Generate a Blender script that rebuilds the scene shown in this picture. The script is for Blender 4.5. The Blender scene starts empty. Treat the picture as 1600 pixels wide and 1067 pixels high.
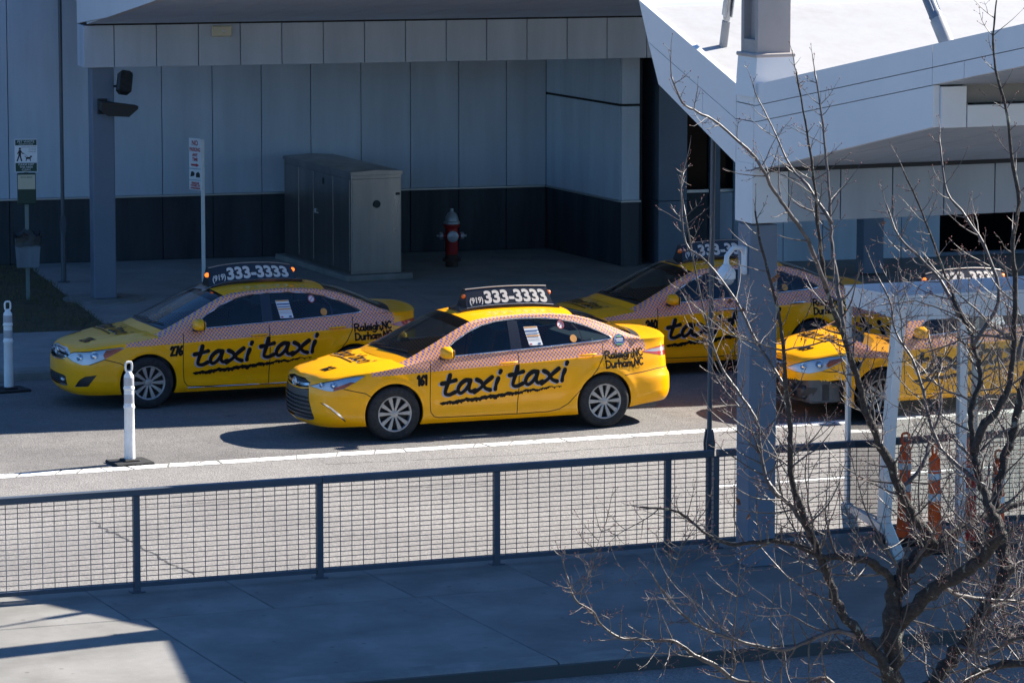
import bpy, bmesh, math, random
import numpy as np
from mathutils import Vector, Matrix, geometry

rad = math.radians
scene = bpy.context.scene
COL = scene.collection

# ------------------------------------------------------------------ camera
CAM_H, CAM_PITCH, FPX = 7.985, 0.1348, 6500.0
cam_d = bpy.data.cameras.new('camera')
cam_d.sensor_width = 36.0
cam_d.lens = FPX / 1600.0 * 36.0
cam_d.clip_start = 0.5
cam_d.clip_end = 3000.0
cam = bpy.data.objects.new('camera', cam_d)
cam.location = (0, 0, CAM_H)
cam.rotation_euler = (math.pi / 2 - CAM_PITCH, 0, 0)
COL.objects.link(cam)
scene.camera = cam

# ------------------------------------------------------------------ sky and sun
SUN_AZ, SUN_EL = rad(30.7), rad(36.7)          # azimuth from +X towards +Y
world = bpy.data.worlds.new('World')
scene.world = world
world.use_nodes = True
wn = world.node_tree
wn.nodes.clear()
w_out = wn.nodes.new('ShaderNodeOutputWorld')
w_bg = wn.nodes.new('ShaderNodeBackground')
w_sky = wn.nodes.new('ShaderNodeTexSky')
w_sky.sky_type = 'NISHITA'
w_sky.sun_disc = False
w_sky.sun_elevation = SUN_EL
w_sky.sun_rotation = math.pi / 2 - SUN_AZ
w_sky.altitude = 120
w_sky.air_density = 1.0
w_sky.dust_density = 0.3
w_sky.ozone_density = 3.0
w_bg.inputs['Strength'].default_value = 0.07
w_tint = wn.nodes.new('ShaderNodeMix'); w_tint.data_type = 'RGBA'; w_tint.blend_type = 'MULTIPLY'
w_tint.inputs[0].default_value = 1.0; w_tint.inputs[7].default_value = (.44, .70, .98, 1)   # deep clear winter blue
wn.links.new(w_sky.outputs[0], w_tint.inputs[6]); wn.links.new(w_tint.outputs[2], w_bg.inputs[0])
wn.links.new(w_bg.outputs[0], w_out.inputs[0])

sun_d = bpy.data.lights.new('sun', 'SUN')
sun_d.energy = 5.0
sun_d.angle = rad(0.5)
sun_d.color = (1.0, 0.93, 0.83)
sun = bpy.data.objects.new('sun', sun_d)
sdir = Vector((math.cos(SUN_AZ) * math.cos(SUN_EL), math.sin(SUN_AZ) * math.cos(SUN_EL), math.sin(SUN_EL)))
sun.rotation_euler = sdir.to_track_quat('Z', 'Y').to_euler()
sun.location = (20, 60, 40)
COL.objects.link(sun)

scene.view_settings.view_transform = 'Standard'
scene.view_settings.look = 'None'
scene.view_settings.gamma = 1.0
scene.view_settings.use_curve_mapping = False
scene.view_settings.exposure = 1.5

# ------------------------------------------------------------------ helpers
def tag(o, label=None, cat=None, group=None, kind=None):
    if label: o['label'] = label
    if cat: o['category'] = cat
    if group: o['group'] = group
    if kind: o['kind'] = kind
    return o

def empty(name, loc=(0, 0, 0), rz=0.0, label=None, cat=None, group=None, parent=None, rot=None):
    o = bpy.data.objects.new(name, None)
    o.empty_display_size = 0.2
    o.location = loc
    o.rotation_euler = rot if rot else (0, 0, rz)
    COL.objects.link(o)
    if parent: o.parent = parent
    tag(o, label, cat, group)
    return o

def ray_dir(px, py):
    c, s = math.cos(CAM_PITCH), math.sin(CAM_PITCH)
    a, b = (px - 800) / FPX, (py - 533.5) / FPX
    return Vector((a, c - b * s, -s - b * c))

def ground_pt(px, py, z=0.0):
    v = ray_dir(px, py)
    return v * ((z - CAM_H) / v.z) + Vector((0, 0, CAM_H))

def depth_pt(px, py, d):
    v = ray_dir(px, py)
    return v * (d / v.y) + Vector((0, 0, CAM_H))

class MB:
    """collects shapes into one mesh"""
    def __init__(s):
        s.v, s.f, s.m = [], [], []
    def add(s, vs, fs, mat=0, T=None):
        k = len(s.v)
        if T is not None:
            vs = [T @ Vector(p) for p in vs]
        s.v.extend([tuple(p) for p in vs])
        for f in fs:
            s.f.append(tuple(i + k for i in f)); s.m.append(mat)
    def box(s, x0, x1, y0, y1, z0, z1, mat=0, b=0.004, T=None):
        cx, cy, cz = (x0 + x1) / 2, (y0 + y1) / 2, (z0 + z1) / 2
        hx, hy, hz = abs(x1 - x0) / 2, abs(y1 - y0) / 2, abs(z1 - z0) / 2
        b = min(b, hx * .9, hy * .9, hz * .9)
        if b <= 0:
            vs = [(cx + a * hx, cy + c * hy, cz + d * hz) for a in (-1, 1) for c in (-1, 1) for d in (-1, 1)]
            fs = [(0, 1, 3, 2), (4, 6, 7, 5), (0, 4, 5, 1), (2, 3, 7, 6), (0, 2, 6, 4), (1, 5, 7, 3)]
            s.add(vs, fs, mat, T); return
        vs, idx = [], {}
        for a in (-1, 1):
            for c in (-1, 1):
                for d in (-1, 1):
                    for k in range(3):
                        h = [hx - b, hy - b, hz - b]; h[k] = (hx, hy, hz)[k]
                        idx[(a, c, d, k)] = len(vs)
                        vs.append((cx + a * h[0], cy + c * h[1], cz + d * h[2]))
        fs = []
        sg = (-1, 1)
        for k in range(3):
            o = [i for i in range(3) if i != k]
            for e in sg:
                q = []
                for (p, r) in ((-1, -1), (1, -1), (1, 1), (-1, 1)):
                    c = [0, 0, 0]; c[k] = e; c[o[0]] = p; c[o[1]] = r
                    q.append(idx[(c[0], c[1], c[2], k)])
                fs.append(q)
            for p in sg:
                for r in sg:
                    q = []
                    for (e, kk) in ((-1, o[0]), (1, o[0]), (1, o[1]), (-1, o[1])):
                        c = [0, 0, 0]; c[k] = e; c[o[0]] = p; c[o[1]] = r
                        q.append(idx[(c[0], c[1], c[2], kk)])
                    fs.append(q)
        for a in sg:
            for c in sg:
                for d in sg:
                    fs.append([idx[(a, c, d, 0)], idx[(a, c, d, 1)], idx[(a, c, d, 2)]])
        out = []
        C = Vector((cx, cy, cz))
        for q in fs:
            P = [Vector(vs[i]) for i in q]
            n = (P[1] - P[0]).cross(P[2] - P[0])
            m = sum(P, Vector()) / len(P) - C
            out.append(q if n.dot(m) > 0 else q[::-1])
        s.add(vs, out, mat, T)
    def tube(s, pts, r, n=8, mat=0, caps=True, T=None, closed=False):
        pts = [Vector(p) for p in pts]
        rs = list(r) if isinstance(r, (list, tuple)) else [r] * len(pts)
        vs, fs = [], []
        N = len(pts)
        ref = None
        for i, p in enumerate(pts):
            if closed: t = pts[(i + 1) % N] - pts[i - 1]
            else: t = pts[min(i + 1, N - 1)] - pts[max(i - 1, 0)]
            if t.length < 1e-9: t = Vector((0, 0, 1))
            t.normalize()
            if ref is None:
                ref = Vector((0, 0, 1)) if abs(t.z) < .9 else Vector((1, 0, 0))
            a = ref - t * ref.dot(t)
            if a.length < 1e-6: a = t.orthogonal()
            a.normalize(); ref = a
            bb = t.cross(a)
            for k in range(n):
                an = 2 * math.pi * k / n
                vs.append(p + (a * math.cos(an) + bb * math.sin(an)) * rs[i])
        for i in range(N if closed else N - 1):
            j = (i + 1) % N
            for k in range(n):
                k2 = (k + 1) % n
                fs.append((i * n + k, i * n + k2, j * n + k2, j * n + k))
        if caps and not closed:
            fs.append(tuple(range(n))[::-1]); fs.append(tuple((N - 1) * n + k for k in range(n)))
        s.add(vs, fs, mat, T)
    def lathe(s, prof, n=24, mat=0, T=None, a0=0.0, a1=2 * math.pi):
        """prof: (r, z) list, around Z"""
        full = abs(a1 - a0 - 2 * math.pi) < 1e-6
        m = n if full else n + 1
        vs, fs = [], []
        for (r, z) in prof:
            for k in range(m):
                an = a0 + (a1 - a0) * k / n
                vs.append((r * math.cos(an), r * math.sin(an), z))
        for i in range(len(prof) - 1):
            for k in range(n):
                k2 = (k + 1) % m
                fs.append((i * m + k, i * m + k2, (i + 1) * m + k2, (i + 1) * m + k))
        s.add(vs, fs, mat, T)
    def prism(s, poly, d0, d1, axis='y', mat=0, T=None):
        """poly in the plane of the two other axes, extruded from d0 to d1 along axis"""
        n = len(poly)
        def P(a, b, d):
            return {'y': (a, d, b), 'x': (d, a, b), 'z': (a, b, d)}[axis]
        vs = [P(a, b, d0) for a, b in poly] + [P(a, b, d1) for a, b in poly]
        ar = sum(poly[i][0] * poly[(i + 1) % n][1] - poly[(i + 1) % n][0] * poly[i][1] for i in range(n))
        fs = [tuple(range(n)), tuple(range(n, 2 * n))[::-1]] + [(i, i + n, (i + 1) % n + n, (i + 1) % n) for i in range(n)]
        # orient
        c = sum((Vector(p) for p in vs), Vector()) / len(vs)
        q = fs[0]; P0 = [Vector(vs[i]) for i in q]
        nn = Vector((0, 0, 0))
        for i in range(n): nn += P0[i].cross(P0[(i + 1) % n])
        if nn.dot(P0[0] - c) < 0: fs = [f[::-1] for f in fs]
        s.add(vs, fs, mat, T)
    def quad(s, a, b, c, d, mat=0):
        s.add([a, b, c, d], [(0, 1, 2, 3)], mat)
    def build(s, name, mats, parent=None, ang=32, loc=None, rz=None, smooth=True):
        me = bpy.data.meshes.new(name)
        me.from_pydata(s.v, [], s.f)
        if not isinstance(mats, (list, tuple)): mats = [mats]
        for m in mats: me.materials.append(m)
        if len(mats) > 1: me.polygons.foreach_set('material_index', s.m)
        if smooth:
            me.polygons.foreach_set('use_smooth', [True] * len(me.polygons))
            me.set_sharp_from_angle(angle=rad(ang))
        me.update()
        o = bpy.data.objects.new(name, me)
        COL.objects.link(o)
        if parent: o.parent = parent
        if loc is not None: o.location = loc
        if rz is not None: o.rotation_euler = (0, 0, rz)
        return o

def inst(o, parent=None, loc=None, rz=None):
    c = o.copy()
    COL.objects.link(c)
    if parent is not None: c.parent = parent
    if loc is not None: c.location = loc
    if rz is not None: c.rotation_euler = (0, 0, rz)
    return c

def copy_tree(o, parent=None):
    c = o.copy(); COL.objects.link(c); c.parent = parent
    for ch in list(o.children): copy_tree(ch, c)
    return c

# ------------------------------------------------------------------ materials
def mat(name, col, rough=.5, metal=0.0, var=0.0, vscale=3.0, bump=0.0, bscale=40.0, coat=0.0, spec=.5, emis=None, trans=0.0,
        col2=None, streak=False):
    m = bpy.data.materials.new(name)
    m.use_nodes = True
    nt = m.node_tree
    b = nt.nodes['Principled BSDF']
    b.inputs['Base Color'].default_value = (*col, 1)
    b.inputs['Roughness'].default_value = rough
    b.inputs['Metallic'].default_value = metal
    b.inputs['Specular IOR Level'].default_value = spec
    b.inputs['Coat Weight'].default_value = coat
    b.inputs['Coat Roughness'].default_value = .04
    if trans: b.inputs['Transmission Weight'].default_value = trans
    if emis:
        b.inputs['Emission Color'].default_value = (*emis[0], 1)
        b.inputs['Emission Strength'].default_value = emis[1]
    if var or bump:
        tc = nt.nodes.new('ShaderNodeTexCoord')
    if var:
        mp = nt.nodes.new('ShaderNodeMapping')
        mp.inputs['Scale'].default_value = (vscale, vscale, vscale * (.12 if streak else 1))
        nz = nt.nodes.new('ShaderNodeTexNoise')
        nz.inputs['Detail'].default_value = 6
        nz.inputs['Roughness'].default_value = .65
        nz.inputs['Scale'].default_value = 1.0
        nt.links.new(tc.outputs['Object'], mp.inputs[0]); nt.links.new(mp.outputs[0], nz.inputs['Vector'])
        mr = nt.nodes.new('ShaderNodeMapRange')
        mr.inputs['From Min'].default_value = .3; mr.inputs['From Max'].default_value = .7
        nt.links.new(nz.outputs['Fac'], mr.inputs['Value'])
        mx = nt.nodes.new('ShaderNodeMix'); mx.data_type = 'RGBA'
        c2 = col2 if col2 else tuple(max(0, c * (1 - var)) for c in col)
        c1 = tuple(min(1, c * (1 + (0 if col2 else var * .5))) for c in col)
        mx.inputs[6].default_value = (*c2, 1); mx.inputs[7].default_value = (*c1, 1)
        nt.links.new(mr.outputs[0], mx.inputs[0])
        nt.links.new(mx.outputs[2], b.inputs['Base Color'])
        rr = nt.nodes.new('ShaderNodeMapRange')
        rr.inputs['To Min'].default_value = min(1, rough * 1.25); rr.inputs['To Max'].default_value = rough * .85
        nt.links.new(mr.outputs[0], rr.inputs['Value']); nt.links.new(rr.outputs[0], b.inputs['Roughness'])
    if bump:
        nb = nt.nodes.new('ShaderNodeTexNoise'); nb.inputs['Scale'].default_value = bscale; nb.inputs['Detail'].default_value = 4
        nt.links.new(tc.outputs['Object'], nb.inputs['Vector'])
        bp = nt.nodes.new('ShaderNodeBump'); bp.inputs['Strength'].default_value = bump; bp.inputs['Distance'].default_value = .01
        nt.links.new(nb.outputs['Fac'], bp.inputs['Height']); nt.links.new(bp.outputs[0], b.inputs['Normal'])
    return m

def glass_mat(name, tint, refl=1.0, rough=0.0):
    m = bpy.data.materials.new(name); m.use_nodes = True
    nt = m.node_tree; nt.nodes.clear()
    out = nt.nodes.new('ShaderNodeOutputMaterial')
    tr = nt.nodes.new('ShaderNodeBsdfTransparent'); tr.inputs[0].default_value = (*tint, 1)
    gl = nt.nodes.new('ShaderNodeBsdfGlossy'); gl.inputs['Roughness'].default_value = rough
    gl.inputs[0].default_value = (refl, refl, refl, 1)
    fr = nt.nodes.new('ShaderNodeFresnel'); fr.inputs[0].default_value = 1.5
    mx = nt.nodes.new('ShaderNodeMixShader')
    nt.links.new(fr.outputs[0], mx.inputs[0]); nt.links.new(tr.outputs[0], mx.inputs[1]); nt.links.new(gl.outputs[0], mx.inputs[2])
    nt.links.new(mx.outputs[0], out.inputs[0])
    return m

def asphalt_mat(k=1.0):
    m = mat('asphalt', (.2, .19, .18), .85)
    nt = m.node_tree; b = nt.nodes['Principled BSDF']
    tc = nt.nodes.new('ShaderNodeTexCoord')
    def noise(sc, det=4, rgh=.6):
        n = nt.nodes.new('ShaderNodeTexNoise'); n.inputs['Scale'].default_value = sc; n.inputs['Detail'].default_value = det
        n.inputs['Roughness'].default_value = rgh
        nt.links.new(tc.outputs['Object'], n.inputs['Vector']); return n
    big, mid, fine = noise(.35, 5), noise(3.0, 5, .7), noise(130, 2)
    vor = nt.nodes.new('ShaderNodeTexVoronoi'); vor.inputs['Scale'].default_value = 55
    nt.links.new(tc.outputs['Object'], vor.inputs['Vector'])
    r1 = nt.nodes.new('ShaderNodeValToRGB')
    r1.color_ramp.elements[0].position = .3; r1.color_ramp.elements[0].color = (.16 * k, .151 * k, .143 * k, 1)
    r1.color_ramp.elements[1].position = .7; r1.color_ramp.elements[1].color = (.225 * k, .213 * k, .199 * k, 1)
    nt.links.new(big.outputs['Fac'], r1.inputs[0])
    def mul(a, fac, lo, hi):
        mr = nt.nodes.new('ShaderNodeMapRange'); mr.inputs['From Min'].default_value = .25; mr.inputs['From Max'].default_value = .75
        mr.inputs['To Min'].default_value = lo; mr.inputs['To Max'].default_value = hi
        nt.links.new(fac, mr.inputs['Value'])
        mx = nt.nodes.new('ShaderNodeMix'); mx.data_type = 'RGBA'; mx.blend_type = 'MULTIPLY'; mx.inputs[0].default_value = 1
        nt.links.new(a, mx.inputs[6]); nt.links.new(mr.outputs[0], mx.inputs[7]); return mx.outputs[2]
    c = mul(r1.outputs[0], mid.outputs['Fac'], .86, 1.1)
    c = mul(c, fine.outputs['Fac'], .72, 1.28)
    c = mul(c, vor.outputs['Color'], .8, 1.22)
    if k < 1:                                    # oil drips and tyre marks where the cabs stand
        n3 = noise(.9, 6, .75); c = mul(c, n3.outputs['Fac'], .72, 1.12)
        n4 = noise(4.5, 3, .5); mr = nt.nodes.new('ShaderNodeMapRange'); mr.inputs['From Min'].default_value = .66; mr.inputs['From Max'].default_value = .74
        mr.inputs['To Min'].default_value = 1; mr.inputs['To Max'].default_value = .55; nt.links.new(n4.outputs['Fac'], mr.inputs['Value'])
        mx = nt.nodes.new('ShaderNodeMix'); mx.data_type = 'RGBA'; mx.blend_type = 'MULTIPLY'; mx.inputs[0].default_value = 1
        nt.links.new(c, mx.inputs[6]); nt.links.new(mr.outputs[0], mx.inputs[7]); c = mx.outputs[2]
    nt.links.new(c, b.inputs['Base Color'])
    bp = nt.nodes.new('ShaderNodeBump'); bp.inputs['Strength'].default_value = .6; bp.inputs['Distance'].default_value = .01
    nt.links.new(vor.outputs['Distance'], bp.inputs['Height']); nt.links.new(bp.outputs[0], b.inputs['Normal'])
    return m

def paint_line_mat():
    m = mat('worn_white_paint', (.72, .72, .69), .6, var=.12, vscale=9)
    nt = m.node_tree; b = nt.nodes['Principled BSDF']
    tc = nt.nodes.new('ShaderNodeTexCoord')
    w = nt.nodes.new('ShaderNodeTexWave'); w.wave_type = 'BANDS'; w.bands_direction = 'X'
    w.inputs['Scale'].default_value = 1.15; w.inputs['Distortion'].default_value = 9; w.inputs['Detail'].default_value = 3; w.inputs['Detail Scale'].default_value = 2.2
    nt.links.new(tc.outputs['Object'], w.inputs['Vector'])
    rp = nt.nodes.new('ShaderNodeValToRGB'); rp.color_ramp.elements[0].position = .0; rp.color_ramp.elements[1].position = .035
    nt.links.new(w.outputs['Fac'], rp.inputs[0])
    old = b.inputs['Base Color'].links[0].from_socket
    mx = nt.nodes.new('ShaderNodeMix'); mx.data_type = 'RGBA'
    mx.inputs[6].default_value = (.3, .29, .27, 1)
    nt.links.new(rp.outputs[0], mx.inputs[0]); nt.links.new(old, mx.inputs[7])
    nt.links.new(mx.outputs[2], b.inputs['Base Color'])
    return m

M = {}
M['asphalt'] = asphalt_mat()
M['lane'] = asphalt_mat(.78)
M['line'] = paint_line_mat()
M['concrete'] = mat('concrete', (.198, .192, .176), .85, var=.22, vscale=1.3, bump=.25, bscale=90)
def spotted(m):
    # trodden gum and drip spots
    nt = m.node_tree; b = nt.nodes['Principled BSDF']; old = b.inputs['Base Color'].links[0].from_socket
    tc = nt.nodes.new('ShaderNodeTexCoord'); v = nt.nodes.new('ShaderNodeTexVoronoi'); v.inputs['Scale'].default_value = 2.6; v.inputs['Randomness'].default_value = 1
    nt.links.new(tc.outputs['Object'], v.inputs['Vector'])
    r = nt.nodes.new('ShaderNodeMapRange'); r.inputs['From Min'].default_value = .045; r.inputs['From Max'].default_value = .075; r.inputs['To Min'].default_value = .62; r.inputs['To Max'].default_value = 1
    nt.links.new(v.outputs['Distance'], r.inputs['Value'])
    n = nt.nodes.new('ShaderNodeTexNoise'); n.inputs['Scale'].default_value = .8; n.inputs['Detail'].default_value = 7; n.inputs['Roughness'].default_value = .7
    nt.links.new(tc.outputs['Object'], n.inputs['Vector'])
    r2 = nt.nodes.new('ShaderNodeMapRange'); r2.inputs['From Min'].default_value = .3; r2.inputs['From Max'].default_value = .7; r2.inputs['To Min'].default_value = .82; r2.inputs['To Max'].default_value = 1.14
    nt.links.new(n.outputs['Fac'], r2.inputs['Value'])
    c = old
    for s in (r, r2):
        mx = nt.nodes.new('ShaderNodeMix'); mx.data_type = 'RGBA'; mx.blend_type = 'MULTIPLY'; mx.inputs[0].default_value = 1
        nt.links.new(c, mx.inputs[6]); nt.links.new(s.outputs[0], mx.inputs[7]); c = mx.outputs[2]
    nt.links.new(c, b.inputs['Base Color'])
spotted(M['concrete'])
M['plaza'] = mat('plaza_concrete', (.26, .26, .25), .85, var=.25, vscale=.9, bump=.25, bscale=90)
M['bed'] = mat('joint_sand', (.07, .068, .062), .95)
M['kerb'] = mat('kerb_concrete', (.2, .195, .18), .85, var=.3, vscale=2.5, bump=.3, bscale=70)
M['crack'] = mat('crack_filler', (.05, .05, .05), .9)
M['panel'] = mat('panel_light_grey', (.47, .53, .60), .42, var=.16, vscale=2.2, streak=True)
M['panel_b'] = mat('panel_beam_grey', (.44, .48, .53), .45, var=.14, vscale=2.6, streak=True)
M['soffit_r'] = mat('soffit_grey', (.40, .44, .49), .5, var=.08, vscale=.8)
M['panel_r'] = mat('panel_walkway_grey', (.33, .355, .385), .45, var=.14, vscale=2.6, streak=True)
M['soffit'] = mat('soffit_taupe', (.60, .70, .82), .5, var=.08, vscale=.8)
M['dark_base'] = mat('dark_base_panel', (.04, .05, .062), .55, var=.35, vscale=2.2, streak=True, col2=(.012, .014, .018))
M['trim'] = mat('metal_trim', (.5, .5, .5), .35, .6)
M['fascia'] = mat('fascia_white', (.66, .66, .66), .4, var=.05, vscale=.8)
M['col'] = mat('column_grey', (.13, .165, .215), .5, var=.1, vscale=1.2)
M['rod'] = mat('dark_rod_steel', (.07, .085, .105), .45, .3)
M['joint'] = mat('joint_black', (.02, .02, .022), .8)
M['roof'] = mat('roof_membrane', (.335, .335, .335), .6, var=.16, vscale=3.2, bump=.15, bscale=6)
M['recess'] = mat('recess_brown', (.2, .18, .155), .6, var=.1)
M['black_glass'] = mat('dark_glass', (.002, .002, .003), .1, spec=.08)
M['rail'] = mat('rail_slate_paint', (.06, .075, .098), .45, var=.12, vscale=4)
M['steel'] = mat('galvanised_steel', (.42, .43, .44), .42, .7, var=.15, vscale=6)
M['black'] = mat('black_plastic', (.012, .012, .013), .5)
M['rubber'] = mat('rubber', (.018, .018, .018), .8, var=.2, vscale=14)
M['white_pl'] = mat('white_plastic', (.76, .76, .74), .5, var=.1, vscale=7)
M['refl_band'] = mat('reflective_band', (.42, .43, .45), .35, var=.12, vscale=30)
M['orange_pl'] = mat('orange_plastic', (.95, .10, .002), .5, var=.15, vscale=8)
M['red_pl'] = mat('red_orange_plastic', (.8, .03, .005), .5, var=.15, vscale=8)
M['alu'] = mat('aluminium_frame', (.62, .63, .65), .35, .5, var=.06, vscale=3)
M['shelter_white'] = mat('shelter_white_panel', (.7, .71, .72), .45, var=.06)
M['glass'] = glass_mat('shelter_glass', (.88, .91, .91), .6)
M['cabinet'] = mat('cabinet_steel', (.31, .29, .28), .32, .9, var=.25, vscale=2.2, streak=True)
M['hyd_red'] = mat('hydrant_red', (.32, .012, .012), .4, var=.25, vscale=9)
M['hyd_silver'] = mat('hydrant_silver', (.36, .38, .4), .4, .4, var=.12, vscale=12)
M['rust'] = mat('rusty_iron', (.06, .035, .025), .85, var=.4, vscale=14)
M['sign_white'] = mat('sign_white', (.7, .7, .7), .45)
M['sign_green'] = mat('sign_green', (.012, .05, .03), .5)
M['sign_red'] = mat('sign_red', (.42, .02, .03), .5)
M['sign_black'] = mat('sign_black', (.015, .015, .015), .5)
M['bin_grey'] = mat('bin_plastic', (.16, .19, .22), .55, var=.3, vscale=7, streak=True)
M['bag'] = mat('bin_liner', (.012, .012, .013), .35, bump=.6, bscale=25)
M['green_box'] = mat('dispenser_green', (.012, .035, .02), .5)
M['cream'] = mat('cream_plastic', (.5, .46, .33), .5)
M['warm_light'] = mat('wall_light_lens', (.55, .5, .36), .4)
M['cam_white'] = mat('camera_white', (.7, .7, .7), .35)
M['soil'] = mat('soil', (.07, .055, .035), .95, var=.4, vscale=4)
M['grass'] = mat('winter_grass', (.075, .085, .03), .8, var=.6, vscale=2.5, col2=(.13, .1, .05))
M['bark'] = mat('bark', (.04, .033, .028), .85, var=.5, vscale=30, bump=1.0, bscale=70, col2=(.014, .011, .009))
M['branch'] = mat('branch_bark', (.12, .10, .09), .45, var=.6, vscale=16, col2=(.02, .016, .014))
M['twig'] = mat('twig_bark', (.085, .06, .056), .5, var=.3, vscale=20)
M['bud'] = mat('red_bud', (.16, .035, .03), .6)
M['leaf'] = mat('dry_leaf', (.16, .07, .035), .7, var=.4, vscale=40)

def lichen_bark():
    m = M['bark']; nt = m.node_tree; b = nt.nodes['Principled BSDF']
    old = b.inputs['Base Color'].links[0].from_socket
    tc = nt.nodes.new('ShaderNodeTexCoord'); n = nt.nodes.new('ShaderNodeTexNoise'); n.inputs['Scale'].default_value = 13; n.inputs['Detail'].default_value = 5; n.inputs['Roughness'].default_value = .7
    rp = nt.nodes.new('ShaderNodeValToRGB'); rp.color_ramp.elements[0].position = .60; rp.color_ramp.elements[1].position = .66
    mx = nt.nodes.new('ShaderNodeMix'); mx.data_type = 'RGBA'; mx.inputs[7].default_value = (.17, .18, .145, 1)
    nt.links.new(tc.outputs['Object'], n.inputs['Vector']); nt.links.new(n.outputs['Fac'], rp.inputs[0]); nt.links.new(rp.outputs[0], mx.inputs[0])
    nt.links.new(old, mx.inputs[6]); nt.links.new(mx.outputs[2], b.inputs['Base Color'])
lichen_bark()

# text set flat in 2D: returns (verts2d, faces)
def text2d(txt, size=1.0, bold=0.0, align='LEFT', sx=1.0):
    cu = bpy.data.curves.new('t', 'FONT'); cu.body = txt; cu.size = size; cu.offset = bold; cu.align_x = align; cu.resolution_u = 4
    ob = bpy.data.objects.new('t', cu); COL.objects.link(ob)
    dg = bpy.context.evaluated_depsgraph_get()
    ev = ob.evaluated_get(dg); me = ev.to_mesh()
    vs = [(v.co.x * sx, v.co.y) for v in me.vertices]
    fs = [tuple(p.vertices) for p in me.polygons]
    ev.to_mesh_clear(); bpy.data.objects.remove(ob); bpy.data.curves.remove(cu)
    return vs, fs

def flat_text(mb, txt, ox, oz, y, size, mi, bold=0.0, align='LEFT', sx=1.0):
    """text on a board whose front faces -y"""
    vs, fs = text2d(txt, size, bold, align, sx)
    mb.add([(ox + a, y, oz + b) for a, b in vs], fs, mi)
# ================================================================== ground
RA = 0.3875                                     # direction of the road
RU, RN = Vector((math.cos(RA), math.sin(RA), 0)), Vector((-math.sin(RA), math.cos(RA), 0))
def road_pt(u, n, z=0.0): return RU * u + RN * n + Vector((0, 0, z))
def road_obj(mb, name, mats, parent=None, **k):
    o = mb.build(name, mats, parent, **k)
    if parent is None: o.rotation_euler = (0, 0, RA)
    return o
rng = random.Random(5)

mb = MB()
mb.quad((-900, -900, 0), (900, -900, 0), (900, 1400, 0), (-900, 1400, 0))
road = mb.build('road', M['asphalt']); tag(road, kind='structure')

def road_part(name, mb, m):
    o = mb.build(name, m, road); o.rotation_euler = (0, 0, RA); return o
mb = MB()
edge = empty('edge_line', parent=road); edge.rotation_euler = (0, 0, RA)
u, j0, sl0 = 9.0, 0.0, .1                       # cracked line: painted lengths with slanting breaks
while u < 34:
    ln = rng.uniform(.2, .55); sl1 = rng.uniform(-.05, .2); g = rng.uniform(.014, .034)
    mb = MB(); w0, w1 = 45.885 + rng.uniform(-.012, .012), 46.145 + rng.uniform(-.012, .012)
    n = 5; bot = [(u + (ln - g) * k / n, w0 + rng.uniform(-.007, .007)) for k in range(n + 1)]; top = [(u + sl0 + (ln - g + sl1 - sl0) * k / n, w1 + rng.uniform(-.007, .007)) for k in range(n + 1)]
    mb.add([(a, b_, .0045) for a, b_ in bot] + [(a, b_, .0045) for a, b_ in top], [(k, k + 1, n + 2 + k, n + 1 + k) for k in range(n)])
    mb.build('painted_length', M['line'], edge); u += ln; sl0 = sl1
mb = MB(); mb.quad((-40, 46.2, .002), (90, 46.2, .002), (90, 54.0, .002), (-40, 54.0, .002)); road_part('taxi_lane', mb, M['lane'])
for k in range(2):
    mb = MB(); u0 = 19.75 + k * 12.2
    mb.quad((u0, 42.22, .004), (u0 + 3.6, 42.22, .004), (u0 + 3.6, 42.34, .004), (u0, 42.34, .004))
    road_part('lane_dash', mb, M['line'])
def crack(pts, w=.012):
    mb = MB(); P = []
    r = random.Random(len(pts) * 7 + int(pts[0][0] * 10))
    for i in range(len(pts) - 1):
        a, b = Vector((*pts[i], 0)), Vector((*pts[i + 1], 0))
        n = max(2, int((b - a).length / .07))
        for k in range(n): P.append(a.lerp(b, k / n) + Vector((r.uniform(-.03, .03), r.uniform(-.02, .02), 0)))
    for i in range(len(P) - 1):
        w0, w1 = w * r.uniform(.3, 1.2), w * r.uniform(.3, 1.2)
        t = (P[i + 1] - P[i]).normalized(); s = Vector((-t.y, t.x, 0))
        mb.quad(P[i] - s * w0 / 2 + Vector((0, 0, .003)), P[i + 1] - s * w0 / 2 + Vector((0, 0, .003)), P[i + 1] + s * w0 / 2 + Vector((0, 0, .003)), P[i] + s * w0 / 2 + Vector((0, 0, .003)))
    road_part('crack', mb, M['crack'])
crack([(12.57, 42.87), (12.56, 42.17), (12.6, 41.55), (12.61, 40.86), (12.6, 40.25), (12.68, 39.43)], .03)
crack([(16.2, 45.4), (18.5, 45.2), (20.5, 45.3), (24, 45.1)], .012)
crack([(12.0, 43.6), (13.6, 43.4), (15.2, 43.6), (17.5, 43.45)], .014)

# near pavement with kerbs and slabs (a structure of its own)
pave = empty('pavement'); pave.rotation_euler = (0, 0, RA); tag(pave, kind='structure')
mb = MB(); mb.box(-6, 60, 33.62, 38.5, 0.0, .112, b=0)
mb.build('pavement_bed', M['bed'], pave)
mb = MB(); mb.box(-.7135, .7135, -.757, .757, -.02, .13, b=.008); slab_a = mb.build('slab', M['concrete'], pave)
mb = MB(); mb.box(-1.4305, 1.4305, -1.476, 1.476, -.02, .13, b=.008); slab_b = mb.build('slab', M['concrete'], pave)
first = True
u = 12.64 - 1.434 * 3 + .717
for k in range(14):
    o = slab_a if k == 0 else inst(slab_a)
    o.location = (u + k * 1.434, 37.725, rng.uniform(-.002, .002))
u = 14.2 - 2.868 * 2 + 1.434
for k in range(7):
    o = slab_b if k == 0 else inst(slab_b)
    o.location = (u + k * 2.868, 35.475, rng.uniform(-.002, .002))
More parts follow.
